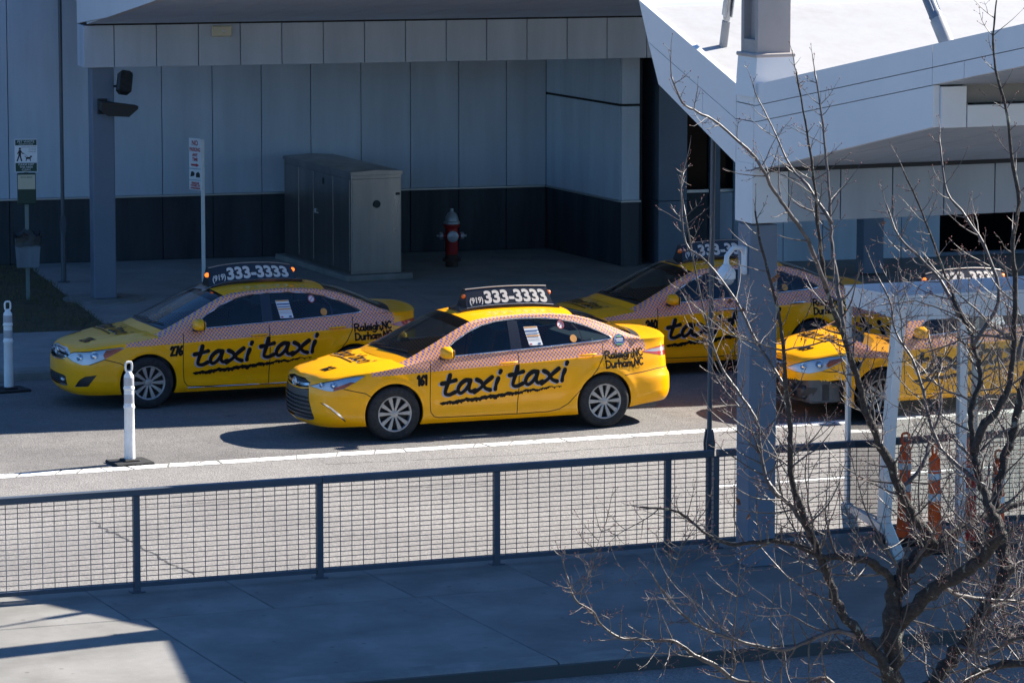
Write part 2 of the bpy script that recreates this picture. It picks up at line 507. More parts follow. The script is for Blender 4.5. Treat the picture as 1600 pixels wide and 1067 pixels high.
# rounded kerb stones, near side and road side
def kerb_mesh(ln):
    mb = MB()
    prof = [(-.17, -.05), (-.17, .06), (-.165, .1), (-.14, .125), (-.1, .134), (.16, .134), (.16, -.05)]
    mb.prism(prof, -ln / 2, ln / 2, axis='x')
    return mb
kb = kerb_mesh(2.85).build('kerb_stone', M['kerb'], pave)
kb.location = (14.2 - 1.434, 33.83, 0)
for k in (-1, 1, 2, 3, 4): inst(kb, loc=(14.2 - 1.434 + 2.868 * k, 33.83, 0))
kc = kerb_mesh(2.85).build('kerb_stone', M['kerb'], pave)
kc.location = (12.64 - 1.434, 38.64, -.004); kc.rotation_euler = (0, 0, math.pi)
for k in (-2, -1, 1, 2, 3, 4, 5): inst(kc, loc=(12.64 - 1.434 + 2.868 * k, 38.64, -.004), rz=math.pi)

# ================================================================== terminal side (building frame)
BA = rad(15.0)
B0 = Vector((-6.2016, 62.4967, 0))
def b_world(lx, ly, z=0.0):
    return B0 + Vector((math.cos(BA) * lx - math.sin(BA) * ly, math.sin(BA) * lx + math.cos(BA) * ly, z))
def b_loc(p):
    d = Vector(p) - B0
    return math.cos(BA) * d.x + math.sin(BA) * d.y, -math.sin(BA) * d.x + math.cos(BA) * d.y

# far pavement: its kerb follows the road, its slabs the building
fp = empty('far_pavement'); tag(fp, kind='structure')
mb = MB()
A = [road_pt(0, 53.9), road_pt(60, 52.4), b_world(48, 6), b_world(-12, 6)]
vs = [(p.x, p.y, .112) for p in A] + [(p.x, p.y, -.02) for p in A]
mb.add(vs, [(0, 1, 2, 3), (0, 4, 5, 1)])
mb.build('pavement_bed', M['bed'], fp)
def clip_poly(poly, a, b):
    """keep the left side of a->b"""
    out = []
    n = len(poly)
    def sd(p): return (b[0] - a[0]) * (p[1] - a[1]) - (b[1] - a[1]) * (p[0] - a[0])
    for i in range(n):
        p, q = poly[i], poly[(i + 1) % n]
        sp, sq = sd(p), sd(q)
        if sp >= 0: out.append(p)
        if sp * sq < 0:
            t = sp / (sp - sq); out.append((p[0] + (q[0] - p[0]) * t, p[1] + (q[1] - p[1]) * t))
    return out
k0, k1 = b_loc(road_pt(0, 54.05)), b_loc(road_pt(60, 52.55))
GRX = -.42                                       # right edge of the lawn
for ix in range(-2, 8):
    for iy in range(-5, 3):
        x0, x1 = GRX + ix * 2.6, GRX + (ix + 1) * 2.6
        y0, y1 = -3.3 + iy * 2.8, -3.3 + (iy + 1) * 2.8
        if ix < 0 and iy >= 0: continue
        y1 = min(y1, 5.1)
        poly = clip_poly([(x0 + .006, y0 + .006), (x1 - .006, y0 + .006), (x1 - .006, y1 - .006), (x0 + .006, y1 - .006)], k0, k1)
        if len(poly) < 3: continue
        ar = abs(sum(poly[i][0] * poly[(i + 1) % len(poly)][1] - poly[(i + 1) % len(poly)][0] * poly[i][1] for i in range(len(poly)))) / 2
        if ar < .05: continue
        mb = MB(); mb.prism(poly, .02, .13, axis='z')
        o = mb.build('slab', M['plaza'], fp); o.location = B0; o.rotation_euler = (0, 0, BA)
kang = math.atan2((road_pt(60, 52.4) - road_pt(0, 53.9)).y, (road_pt(60, 52.4) - road_pt(0, 53.9)).x)
kd = (road_pt(60, 52.4) - road_pt(0, 53.9)).normalized()
kf = kerb_mesh(2.96).build('kerb_stone', M['kerb'], fp); kf.rotation_euler = (0, 0, kang)
kf.location = road_pt(0, 53.9) + kd * 11
for k in range(-1, 8): 
    if k: inst(kf, loc=road_pt(0, 53.9) + kd * (11 + 2.98 * k))
# lawn
lawn = MB(); lawn.prism([(-12, -3.3), (GRX, -3.3), (GRX, 4.9), (-12, 4.9)], .02, .125, axis='z')
lw = lawn.build('lawn_soil', M['soil']); lw.location = B0; lw.rotation_euler = (0, 0, BA); tag(lw, kind='structure')
mb = MB(); r = random.Random(3)
for k in range(15000):
    x, y = r.uniform(-5.0, GRX + .03), r.uniform(-3.35, 4.75)
    h = r.uniform(.03, .085) * (.7 + .6 * math.sin(x * 2.1 + y * 1.3) ** 2); a = r.uniform(0, 6.28); w = .006
    lx, ly = r.uniform(-.05, .05), r.uniform(-.05, .05)
    ca, sa = math.cos(a) * w, math.sin(a) * w
    mb.add([(x - ca, y - sa, .12), (x + ca, y + sa, .12), (x + lx, y + ly, .12 + h)], [(0, 1, 2)])
g = mb.build('grass', M['grass'], smooth=False); g.location = B0; g.rotation_euler = (0, 0, BA)
tag(g, 'short brownish winter grass beside the concrete pavement', 'grass', kind='stuff')

# ------------------------------------------------------------------ building wall
bld = empty('terminal_building', B0, BA, 'shaded grey terminal building with tall metal wall panels above a dark base', 'building')
def bpart(name, mb, m, **k): return mb.build(name, m, bld, **k)
WY = 5.1
mb = MB()
mb.box(-14, 8.55, WY + .06, WY + 12, 0, 9.5, b=0)
mb.box(9.1, 45, 3.2, WY + 12, 0, 9.5, b=0); mb.box(8.5, 9.1, WY + .06, WY + 12, 0, 9.5, b=0)
bpart('wall_core', mb, M['joint'])
seams = [-.66 - .84 * k for k in range(12, 0, -1)] + [-.66, .21, 1.04, 1.86, 2.7, 3.52, 4.35, 5.2, 6.04, 6.87, 7.69, 8.38]
mbp = MB(); mbp.box(-.5, .5, -.03, .06, 0, 1, b=0.0)
for i in range(len(seams) - 1):
    x0, x1 = seams[i] + .006, seams[i + 1] - .006
    mb = MB(); mb.box(x0, x1, WY, WY + .055, 1.2, 5.6, b=.004); bpart('wall_panel', mb, M['panel'])
    mb = MB(); mb.box(x0, x1, WY, WY + .055, 5.61, 9.4, b=.004); bpart('wall_panel', mb, M['panel'])
    mb = MB(); mb.box(x0, x1, WY + .02, WY + .055, .13, 1.165, b=.003); bpart('base_panel', mb, M['dark_base'])
mb = MB(); mb.box(-14, 8.36, WY - .025, WY + .05, 1.167, 1.197, b=.004); bpart('wall_trim', mb, M['trim'])
# returned wall facing left, standing forward of the main wall
p0, p1 = Vector((8.38, WY, 0)), Vector((8.84, 2.3, 0))
td = (p1 - p0).normalized(); tn = Vector((td.y, -td.x, 0)); LR = (p1 - p0).length
T = Matrix(((td.x, -tn.x, 0, p0.x), (td.y, -tn.y, 0, p0.y), (0, 0, 1, 0), (0, 0, 0, 1)))
nseg = 5
for k in range(nseg):
    a, b_ = LR * k / nseg + .005, LR * (k + 1) / nseg - .005
    for (z0, z1) in ((1.2, 2.72), (2.76, 5.6)):
        mb = MB(); mb.box(a, b_, 0, .05, z0, z1, T=T); bpart('wall_panel', mb, M['panel'])
mb = MB(); mb.box(0.01, LR, 0.02, .05, .13, 1.165, T=T, b=.003); bpart('base_panel', mb, M['dark_base'])
mb = MB(); mb.box(0.03, LR, -.025, .05, 1.167, 1.197, T=T); bpart('wall_trim', mb, M['trim'])
mb = MB(); mb.box(0.03, LR, .012, .05, 2.722, 2.758, T=T, b=.002); bpart('slot', mb, M['joint'])
mb = MB(); mb.box(0.0, LR + .0, .052, .4, .0, 6, T=T, b=0); bpart('wall_core', mb, M['joint'])
mb = MB(); mb.box(8.86, 9.16, 2.26, 3.3, 1.2, 2.72); bpart('wall_panel', mb, M['panel'])
mb = MB(); mb.box(8.86, 9.16, 2.26, 3.3, 2.76, 5.6); bpart('wall_panel', mb, M['panel'])
mb = MB(); mb.box(8.86, 9.16, 2.28, 3.3, .13, 1.165); bpart('base_panel', mb, M['dark_base'])
mb = MB(); mb.box(8.84, 9.18, 2.23, 3.3, 1.167, 1.197); bpart('wall_trim', mb, M['trim'])
# pilaster, dark windows and wall on the right
mb = MB(); mb.box(9.5, 9.98, 2.3, 3.3, .13, 1.16); mb.box(9.5, 9.98, 2.3, 3.3, 1.17, 5.6); bpart('pilaster', mb, M['col'])
for (x0, x1) in ((10.0, 10.44), (10.62, 10.86)):
    mb = MB(); mb.box(x0, x1, 2.62, 2.66, 1.32, 4.4, b=.003); w = bpart('window', mb, M['black_glass'])
    mb = MB()
    mb.box(x0 - .0, x1, 2.56, 2.7, 1.26, 1.315, b=.004)
    f = mb.build('window_sill', M['trim'], w)
mb = MB(); mb.box(10.0, 10.44, 2.6, 3.2, .13, 1.25); bpart('wall_panel', mb, M['dark_base'])
mb = MB(); mb.box(10.45, 10.61, 2.5, 3.2, .13, 5.6); bpart('wall_panel', mb, M['col'])
mb = MB(); mb.box(10.62, 10.86, 2.6, 3.2, .13, 1.25); bpart('wall_panel', mb, M['panel'])
rs = [10.87, 11.6, 12.28, 12.97, 13.65, 14.33]
for i in range(5):
    mb = MB(); mb.box(rs[i] + .006, rs[i + 1] - .006, 2.2, 3.2, .13, 5.6); bpart('wall_panel', mb, M['panel'])
mb = MB(); mb.box(14.36, 18.4, 2.35, 2.4, .2, .84, b=.003); w = bpart('window', mb, M['black_glass'])
mb = MB(); mb.box(14.34, 18.4, 2.28, 3.2, .85, .92); mb.box(14.34, 18.4, 2.3, 3.2, .13, .19); mb.build('window_frame', M['col'], w)
mb = MB(); mb.box(14.34, 18.4, 2.2, 3.2, .93, 5.6); bpart('wall_panel', mb, M['panel'])
mb = MB(); mb.box(18.41, 45, 2.2, 3.2, .13, 5.6); bpart('wall_panel', mb, M['panel'])

# ------------------------------------------------------------------ long canopy over the taxi lane
cn = empty('entrance_canopy', B0, BA, 'long grey panelled canopy over the taxi lane, carried by a square column at left', 'canopy')
def cpart(name, mb, m, **k): return mb.build(name, m, cn, **k)
mb = MB(); mb.box(-.12, .22, 0, .35, .16, 3.66, b=.012); col = cpart('column', mb, M['col'])
mb = MB(); mb.lathe([(.62, .131), (.62, .15), (.58, .158), (0, .158)], 32, T=Matrix.Translation((.05, .17, 0))); mb.build('footing', M['kerb'], col)
mb = MB(); mb.box(12.2, 12.54, 0, .35, .16, 3.66, b=.012); cpart('column', mb, M['col'])
mb = MB(); mb.box(-.16, 44, -.0, .5, 3.68, 4.28, b=0); cpart('beam', mb, M['joint'])
bs = [-.24, .22] + [.22 + .6425 * k for k in range(1, 17)]
for i in range(len(bs) - 1):
    mb = MB(); mb.box(bs[i] + (.006 if i else 0), bs[i + 1] - .006, -.06, .05 if i else .56, 3.66, 4.29, b=.004); cpart('beam_panel', mb, M['panel_b'])
mb = MB(); mb.box(bs[-1] + .006, 44, -.06, .05, 3.66, 4.29); cpart('beam_panel', mb, M['panel_b'])
SW = -9.5                                      # near edge of the near wing
def soff(y): return 4.315 + .112 * (-y - .05) + .0
mb = MB(); mb.box(-.2, 44, -.05, .5, 4.29, 4.318, b=0); cpart('shadow_gap', mb, M['joint'])
for i in range(0, len(bs) - 1):
    x0, x1 = bs[i] + (.006 if i else .05), bs[i + 1] - .006
    for (ya, yb) in ((-.05, -2.9), (-2.91, -5.8), (-5.81, SW)):
        mb = MB()
        vs = []
        for x in (x0, x1):
            for (y, dz) in ((ya, 0), (yb, 0), (yb, .03), (ya, .03)):
                vs.append((x, y, soff(y) + dz))
        mb.add(vs, [(0, 1, 2, 3), (7, 6, 5, 4), (0, 4, 5, 1), (1, 5, 6, 2), (2, 6, 7, 3), (3, 7, 4, 0)])
        cpart('soffit_panel', mb, M['soffit'])
mb = MB(); mb.prism([(-.05, soff(-.05)), (SW, soff(SW)), (SW, soff(SW) + .03), (-.05, soff(-.05) + .03)], bs[-1] + .006, 44, axis='x'); cpart('soffit_panel', mb, M['soffit'])
mb = MB(); mb.prism([(.0, soff(0) + .032), (SW, soff(SW) + .032), (SW, soff(SW) + .42), (.0, soff(0) + .7)], -.1, 44, axis='x'); cpart('roof_deck', mb, M['roof'])
mb = MB(); mb.prism([(.0, 4.3), (5.0, 5.2), (5.0, 5.5), (.0, 5.0)], -.1, 44, axis='x'); cpart('roof_deck', mb, M['roof'])
for (ya, yb) in ((.56, -2.2), (-2.21, -5.2), (-5.21, SW - .05)):
    mb = MB(); mb.prism([(ya, soff(min(ya, -.05)) - .02), (yb, soff(yb) - .02), (yb, soff(yb) + .5), (ya, soff(min(ya, -.05)) + .85)], -.24, -.11, axis='x'); cpart('end_fascia', mb, M['fascia'])
mb = MB(); mb.box(-.1, 44, SW - .07, SW - .01, soff(SW) - .05, soff(SW) + .46); cpart('front_fascia', mb, M['fascia'])

# wall light on the beam, floodlight and loudspeaker on the column
wl = empty('wall_light', b_world(1.86, -.06, 4.18), BA, 'cream rectangular wall light on the canopy beam', 'light')
mb = MB(); mb.box(-.155, .155, -.06, -.001, -.085, .085, b=.02); mb.build('lens', M['warm_light'], wl)
mb = MB(); mb.box(.0, .045, -.068, -.058, -.02, .02, b=.004); mb.build('sensor', M['steel'], wl)
fl = empty('floodlight', b_world(.03, 0, 3.05), BA, 'black wedge shaped floodlight on the left column', 'light')
mb = MB(); mb.prism([(-.06, .12), (.5, .04), (.5, -.0), (.36, -.12), (.05, -.1), (-.06, -.02)], -.32, -.03, axis='y'); mb.build('housing', M['black'], fl)
mb = MB(); mb.box(-.07, .08, -.03, -.001, -.09, .14, b=.008); mb.build('bracket', M['black'], fl)
mb = MB(); mb.box(.08, .34, -.27, -.09, .082, .094, b=.003, T=Matrix.Rotation(rad(8), 4, 'Y')); mb.build('lens', M['black_glass'], fl)
ls = empty('loudspeaker', b_world(.22, -.05, 3.42), BA, 'small black loudspeaker tilted above the floodlight', 'loudspeaker')
mb = MB(); T = Matrix.Rotation(rad(9), 4, 'Y') @ Matrix.Rotation(rad(-14), 4, 'X')
mb.box(.01, .23, -.26, -.06, -.18, .18, b=.05, T=T); mb.build('cabinet', M['black'], ls)
mb = MB(); mb.box(.03, .21, -.268, -.255, -.15, .15, b=.004, T=T); mb.build('grille', M['rubber'], ls)
mb = MB(); mb.tube([(.1, -.08, 0), (.06, .0, -.04), (.0, .06, -.05)], .018, 8); mb.build('bracket', M['black'], ls)

# tie rod left of the column
def tie_rod(loc, rz, z_fork, z_top, r1, r2, label, lean=(0, 0), m=None):
    t = empty('tie_rod', loc, rz, label, 'rod', 'canopy tie rods')
    m = m or M['steel']
    mb = MB(); mb.tube([(0, 0, 0), (0, 0, z_fork - .1)], r1, 14); mb.lathe([(r1 * 2.4, 0.0), (r1 * 2.4, .012), (r1 * 1.1, .02)], 18); mb.build('lower_rod', m, t)
    mb = MB()
    mb.prism([(-.04, -.14), (.04, -.14), (.05, .0), (.028, .14), (-.028, .14), (-.05, .0)], -.04, -.02, axis='y')
    mb.prism([(-.04, -.14), (.04, -.14), (.05, .0), (.028, .14), (-.028, .14), (-.05, .0)], .02, .04, axis='y')
    mb.tube([(0, -.065, .0), (0, .065, .0)], .022, 10)
    f = mb.build('clevis', m, t); f.location = (0, 0, z_fork)
    mb = MB(); mb.tube([(0, 0, z_fork - .02), (lean[0], lean[1], z_top)], r2, 12); mb.build('upper_rod', m, t)
    return t
tie_rod(b_world(-.2, 2.48, .13), BA, .92, 6.2, .042, .03, 'thin grey tie rod left of the square column', (0, 0), M['rod'])
# ================================================================== walkway canopy on the right (butterfly roof hung from a mast)
CA = rad(22.2)
C0 = Vector((2.5072, 41.1039, 0))
def c_world(lx, ly, z=0.0):
    return C0 + Vector((math.cos(CA) * lx - math.sin(CA) * ly, math.sin(CA) * lx + math.cos(CA) * ly, z))
wc = empty('walkway_canopy', C0, CA, 'white butterfly-roofed walkway canopy hung from a square mast beside the railing', 'canopy')
def wpart(name, mb, m, parent=None, **k): return mb.build(name, m, parent or wc, **k)
mb = MB(); mb.box(-.15, .15, 0, .3, .13, 3.58, b=.01); wpart('column', mb, M['col'])
mb = MB(); mb.box(-.13, .15, -.02, .34, 3.62, 4.3, b=.0); wpart('head_core', mb, M['joint'])
mb = MB(); mb.box(-.165, .23, -.06, .34, 3.6, 4.2, b=.006); wpart('head_cladding', mb, M['fascia'])
XR = 13.0
FX0, FX1 = -.165, -.10
def fas(name, poly):
    mb = MB(); mb.prism(poly, FX0, FX1, axis='x'); wpart(name, mb, M['fascia'])
def ftop(y): return 4.96 + (y - .32) * .299
def fbot(y): return 4.17 + (y - .32) * .349
def ntop(y): return 4.98 + (-y - .09) * .166
def nbot(y): return 4.17 + (-y - .3) * .193
g_ = .008
# far wing end: coping and lower panels
fas('coping', [(.33, ftop(.33)), (2.73, ftop(2.73)), (2.48, ftop(2.48) - .35), (.33, ftop(.33) - .35)])
cuts = [.33, 1.12, 2.5]
fas('fascia_panel', [(.33, ftop(.33) - .35 - g_), (1.12, ftop(1.12) - .35 - g_), (1.12, fbot(1.12)), (.33, fbot(.33))])
fas('fascia_panel', [(1.12 + g_, ftop(1.13) - .35 - g_), (2.475, ftop(2.475) - .35 - g_), (2.21, fbot(2.21)), (1.12 + g_, fbot(1.13))])
# corner pieces above the column
fas('coping', [(-.08, ntop(-.09)), (.32, ftop(.32)), (.32, 4.79), (-.08, 4.78)])
fas('fascia_panel', [(-.08, 4.77), (.32, 4.78), (.32, 4.62), (-.08, 4.62)])
fas('fascia_panel', [(-.08, 4.61), (.32, 4.61), (.32, 4.2), (-.08, 4.2)])
# near wing end
def near_strip(name, ya, yb, da, db, q=g_):
    fas(name, [(ya, ntop(ya) - da), (yb, ntop(yb) - da), (yb, ntop(yb) - db), (ya, ntop(ya) - db)])
NE = -7.4
for (ya, yb) in ((-.09, -3.8), (-3.81, NE)):
    near_strip('coping', ya, yb, 0, .205)
for (ya, yb) in ((-.09, -1.55), (-1.56, -3.8), (-3.81, -4.4), (-4.41, -5.9), (-5.91, NE)):
    near_strip('fascia_panel', ya, yb, .213, .365)
for (ya, yb) in ((-.09, -1.55), (-1.56, -3.83)):
    fas('fascia_panel', [(ya, ntop(ya) - .373), (yb, ntop(yb) - .373), (yb, max(nbot(yb), 0)), (min(ya, -.3), nbot(min(ya, -.3))), (ya, nbot(min(ya, -.3)) - .0)])
# roof skins
mb = MB(); mb.prism([(.1, ftop(.1) - .06), (2.66, ftop(2.66) - .05), (2.5, ftop(2.5) - .25), (.1, ftop(.1) - .3)], FX1 + .002, XR, axis='x'); rf = wpart('roof_deck', mb, M['roof'])
mb = MB(); mb.box(.3, XR, 2.2, 2.215, 0, .004, b=0, T=Matrix.Translation((0, 0, ftop(2.2) - .062))); 
mb = MB(); mb.prism([(.1, ntop(-.09) - .05), (NE, ntop(NE) - .04), (NE, ntop(NE) - .3), (.1, ntop(-.09) - .3)], FX1 + .002, XR, axis='x'); wpart('roof_deck', mb, M['roof'])
# coping turned down on the far edge
mb = MB(); mb.prism([(2.66, ftop(2.66) - .01), (2.73, ftop(2.73) - .004), (2.21, 4.835), (2.15, 4.85)], FX1 + .002, XR, axis='x'); wpart('coping', mb, M['fascia'])
# underside of the near wing
xs_ = [-.09, .235] + [.235 + .582 * k for k in range(1, 8)] + [XR]
for i in range(len(xs_) - 1):
    mb = MB()
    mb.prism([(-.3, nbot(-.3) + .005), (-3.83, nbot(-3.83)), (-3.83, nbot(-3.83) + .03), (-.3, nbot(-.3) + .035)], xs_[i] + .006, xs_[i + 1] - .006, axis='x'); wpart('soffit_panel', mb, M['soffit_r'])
mb = MB(); mb.prism([(-.02, 4.13), (-.28, 4.13), (-.28, 4.2), (-.02, 4.2)], -.08, XR, axis='x'); wpart('shadow_gap', mb, M['joint'])
zb = nbot(-3.83)
mb = MB(); mb.box(.26, XR, -3.82, -3.7, zb + .03, zb + .2, b=0); wpart('gutter_core', mb, M['joint'])
gx = [FX1 + .003, .165, .8, 2.2, 4.2, XR]
for i in range(1, len(gx) - 1):
    mb = MB(); mb.box(gx[i] + .006, gx[i + 1] - .006, -3.86, -3.815, zb - .01, zb + .19); wpart('gutter_panel', mb, M['fascia'])
mb = MB(); mb.box(FX1 + .003, .16, -3.86, -3.815, zb - .01, ntop(-3.83) - .385); wpart('gutter_panel', mb, M['fascia'])
mb = MB(); mb.box(.17, XR, -3.76, -3.7, zb + .2, ntop(-3.83) - .37); wpart('recess_panel', mb, M['recess'])
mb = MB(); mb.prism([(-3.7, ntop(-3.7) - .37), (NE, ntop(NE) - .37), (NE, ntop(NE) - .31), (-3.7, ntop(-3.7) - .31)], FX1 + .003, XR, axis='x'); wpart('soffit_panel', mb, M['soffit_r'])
# beam panels between the columns
mb = MB(); mb.box(.2, XR, .0, .3, 3.62, 4.16, b=0); wpart('beam', mb, M['joint'])
for i in range(1, len(xs_) - 1):
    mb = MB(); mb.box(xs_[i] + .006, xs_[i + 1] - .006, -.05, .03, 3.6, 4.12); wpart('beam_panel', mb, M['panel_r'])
# mast with flashing, rods
mb = MB(); mb.prism([(-.2, 4.86), (.26, 4.86), (.235, 5.25), (-.17, 5.25)], -.16, .28, axis='y'); mast_f = wpart('mast_flashing', mb, M['fascia'])
mb = MB()
mb.box(-.19, .25, -.17, .29, 5.25, 5.29, b=.01)
mb.box(-.15, .215, -.12, -.06, 5.28, 9.6, b=.006); mb.box(-.15, .215, .2, .26, 5.28, 9.6, b=.006); mb.box(-.07, .2, -.06, .2, 5.28, 9.6, b=0)
mb.box(-.15, -.07, -.06, .2, 5.28, 5.42, b=.004)
wpart('mast', mb, mat('mast_taupe', (.33, .29, .27), .5, var=.08))
def rod(a, b_, ra, rb, stub):
    a, b_ = Vector(a), Vector(b_); d = (b_ - a).normalized()
    mb = MB(); mb.tube([a - d * .12, a + d * stub], ra, 16); s_ = wpart('rod_stub', mb, M['roof'])
    mb = MB()
    p = a + d * stub
    mb.tube([p - d * .05, p + d * .05, p + d * .16], [ra * .6, ra * .95, ra * .55], 12)
    for sgn in (-1, 1):
        mb.box(-.008, .008, -.05, .05, 0, .3, b=.004, T=Matrix.Translation(p + d * .05) @ d.to_track_quat('Z', 'Y').to_matrix().to_4x4() @ Matrix.Translation((sgn * .035, 0, 0)))
    mb.tube([p + d * .1, b_], rb, 12)
    wpart('rod', mb, M['steel'] if ra < .06 else M['col'])
rod((.24, 1.5, ftop(1.5) - .06), (.16, .2, 9.4), .045, .026, .28)
rod((.12, -3.65, ntop(-3.65) - .1), (.06, -.1, 9.4), .07, .055, .42)
tie_rod(c_world(.03, 1.33, .13), CA, 1.06, 4.5, .036, .026, 'thin steel tie rod standing against the railing left of the mast column', (-.02, -.1), M['rod'])

# security camera on the column
sc_ = empty('security_camera', c_world(-.155, .1, 3.3), CA, 'white dome security camera on a curved arm fixed to the mast column', 'camera')
mb = MB(); mb.tube([(0, 0, -.02), (-.06, -.02, .05), (-.16, -.05, .055), (-.24, -.07, -.02), (-.25, -.08, -.1)], [.028, .026, .024, .026, .03], 12); mb.box(-.03, .002, -.05, .05, -.22, .06, b=.01); mb.build('arm', M['cam_white'], sc_)
mb = MB(); mb.lathe([(0, -.09), (.035, -.1), (.085, -.16), (.095, -.18), (.095, -.24), (.088, -.245)], 20, T=Matrix.Translation((-.25, -.08, 0))); mb.build('housing', M['cam_white'], sc_)
mb = MB(); mb.lathe([(.082, -.244), (.075, -.275), (.05, -.3), (.0, -.31)], 18, T=Matrix.Translation((-.25, -.08, 0))); mb.build('dome', M['refl_band'], sc_)

# ================================================================== railing
rl = empty('railing', (0, 0, 0), RA, 'slate grey metal railing with wire mesh panels along the pavement edge', 'railing')
RNN, ZT, ZP = 38.23, 1.14, .13
posts = [11.66 + 1.8867 * k for k in range(-2, 4)]
posts2 = [17.86 + 1.8867 * k for k in range(0, 5)]
def rail_section(ps, j0=None):
    mb = MB(); mb.box(-.032, .032, -.03, .03, ZP, ZT - .06, b=.004); pm = mb.build('post', M['rail'], rl)
    mb = MB(); mb.box(-.07, .07, -.06, .06, ZP, ZP + .012, b=.003); base = mb.build('base_plate', M['rail'], pm)
    for i, p in enumerate(ps):
        o = pm if i == 0 else inst(pm)
        o.location = (p, RNN, 0)
        if i: inst(base, parent=o)
    for i in range(len(ps) - 1):
        a, b_ = ps[i], ps[i + 1]
        mb = MB(); mb.box(a + .035, b_ - .035, RNN - .02, RNN + .02, ZP + .05, ZP + .09, b=.003); mb.build('bottom_rail', M['rail'], rl)
        mb = MB()
        z0, z1 = ZP + .085, ZT - .07
        nv = 15; x0, x1 = a + .04, b_ - .04
        for k in range(nv):
            x = x0 + (x1 - x0) * (k + .5) / nv
            mb.tube([(x, RNN, z0), (x + rng.uniform(-.002, .002), RNN, z1)], .0042, 5, caps=False)
        nh = 17
        for k in range(nh):
            z = z0 + (z1 - z0) * (k + .35) / nh
            mb.tube([(x0 - .01, RNN - .006, z), ((x0 + x1) / 2, RNN - .006, z + rng.uniform(-.004, .002)), (x1 + .01, RNN - .006, z)], .0042, 5, caps=False)
        mb.build('mesh_panel', M['rail'], rl)
    # top rail in two-panel lengths
    i = 0
    js = list(range(0, len(ps), 2))
    for j in range(len(js)):
        a = ps[js[j]]; b_ = ps[min(js[j] + 2, len(ps) - 1)]
        if b_ <= a: continue
        mb = MB(); mb.box(a + .022, b_ + .018, RNN - .045, RNN + .045, ZT - .062, ZT + .008, b=.006); mb.build('top_rail', M['rail'], rl)
rail_section([11.66 + 1.8867 * k for k in range(-3, 4)])
# second length starts just after the last post
mb = MB(); mb.box(17.34, 17.83, RNN - .045, RNN + .045, ZT - .062, ZT + .008, b=.006); mb.build('top_rail', M['rail'], rl)
mb = MB()
for k in range(4):
    mb.tube([(17.4 + k * .125, RNN, .215), (17.4 + k * .125, RNN, 1.07)], .0042, 5, caps=False)
for k in range(17):
    mb.tube([(17.35, RNN - .006, .23 + k * .05), (17.84, RNN - .006, .23 + k * .05)], .0042, 5, caps=False)
mb.build('mesh_panel', M['rail'], rl)
mb = MB(); mb.box(17.36, 17.82, RNN - .02, RNN + .02, ZP + .05, ZP + .09, b=.003); mb.build('bottom_rail', M['rail'], rl)
rail_section(posts2)

# ================================================================== glass shelter
sh = empty('glass_shelter', C0, CA, 'white framed glass shelter standing on the pavement behind the tree', 'shelter')
def spart(name, mb, m, parent=None): return mb.build(name, m, parent or sh)
def post_poly(pts, w, d, name='post'):
    mb = MB()
    for i in range(len(pts) - 1):
        a, b_ = Vector(pts[i]), Vector(pts[i + 1])
        dd = b_ - a
        T = Matrix.Translation(a) @ dd.to_track_quat('Z', 'Y').to_matrix().to_4x4()
        mb.box(-d / 2, d / 2, -w / 2, w / 2, -.01, dd.length + .01, b=.006, T=T)
    return spart(name, mb, M['alu'])
post_poly([(1.46, -.12, 2.72), (1.36, -.12, 1.5), (1.31, -.12, .52)], .1, .13)
post_poly([(1.315, -.12, .53), (1.47, -.16, .15)], .11, .1, 'foot')
post_poly([(1.62, 1.3, 2.68), (1.62, 1.3, .45)], .07, .06)
post_poly([(1.62, 1.3, .45), (1.68, 1.34, .14)], .09, .14, 'foot')
for x in (2.18, 3.4, 4.6): post_poly([(x, -.12, 2.6), (x, -.12, .14)], .08, .09)
for x in (3.1, 4.6): post_poly([(x, 1.3, 2.6), (x, 1.3, .14)], .06, .06)
mb = MB(); mb.add([(1.42, -.17, 2.82), (1.58, 1.36, 2.75), (5.6, 1.36, 2.75), (5.6, -.17, 2.82), (1.42, -.17, 2.79), (1.58, 1.36, 2.72), (5.6, 1.36, 2.72), (5.6, -.17, 2.79)], [(3, 2, 1, 0), (4, 5, 6, 7), (0, 1, 5, 4), (1, 2, 6, 5), (2, 3, 7, 6), (3, 0, 4, 7)]); spart('roof', mb, M['shelter_white'])
mb = MB(); mb.add([(x, y, z) for (x, y, za, zb_) in ((1.43, -.16, 2.58, 2.787), (1.59, 1.35, 2.55, 2.717), (1.63, 1.35, 2.55, 2.717), (1.47, -.16, 2.58, 2.787)) for z in (za, zb_)], [(0, 1, 3, 2), (2, 3, 5, 4), (4, 5, 7, 6), (6, 7, 1, 0), (0, 2, 4, 6), (1, 7, 5, 3)]); spart('header', mb, M['shelter_white'])
mb = MB(); mb.box(1.475, 5.59, -.16, -.12, 2.56, 2.785); spart('header', mb, M['shelter_white'])
mb = MB(); mb.box(1.64, 5.59, 1.31, 1.35, 2.53, 2.715); spart('header', mb, M['shelter_white'])
mb = MB(); mb.prism([(1.33, -.08), (1.6, 1.26), (1.64, 1.26), (1.37, -.08)], .38, .46, axis='z'); spart('sill', mb, M['alu'])
def pane(a, b_, z0, z1, sh_=0):
    mb = MB()
    a, b_ = Vector(a), Vector(b_); t = (b_ - a).normalized(); n = Vector((-t.y, t.x, 0)) * .004
    vs = [(p.x + q.x, p.y + q.y, z) for z in (z0, z1) for p in (a, b_) for q in (n, -n)]
    mb.add(vs, [(0, 1, 3, 2), (4, 6, 7, 5), (0, 2, 6, 4), (1, 5, 7, 3), (0, 4, 5, 1), (2, 3, 7, 6)])
    spart('glass_pane', mb, M['glass'])
pane((1.42, -.05), (1.61, 1.25), .46, 2.58)
pane((1.66, 1.32), (3.06, 1.32), .3, 2.53); pane((3.14, 1.32), (4.56, 1.32), .3, 2.53)
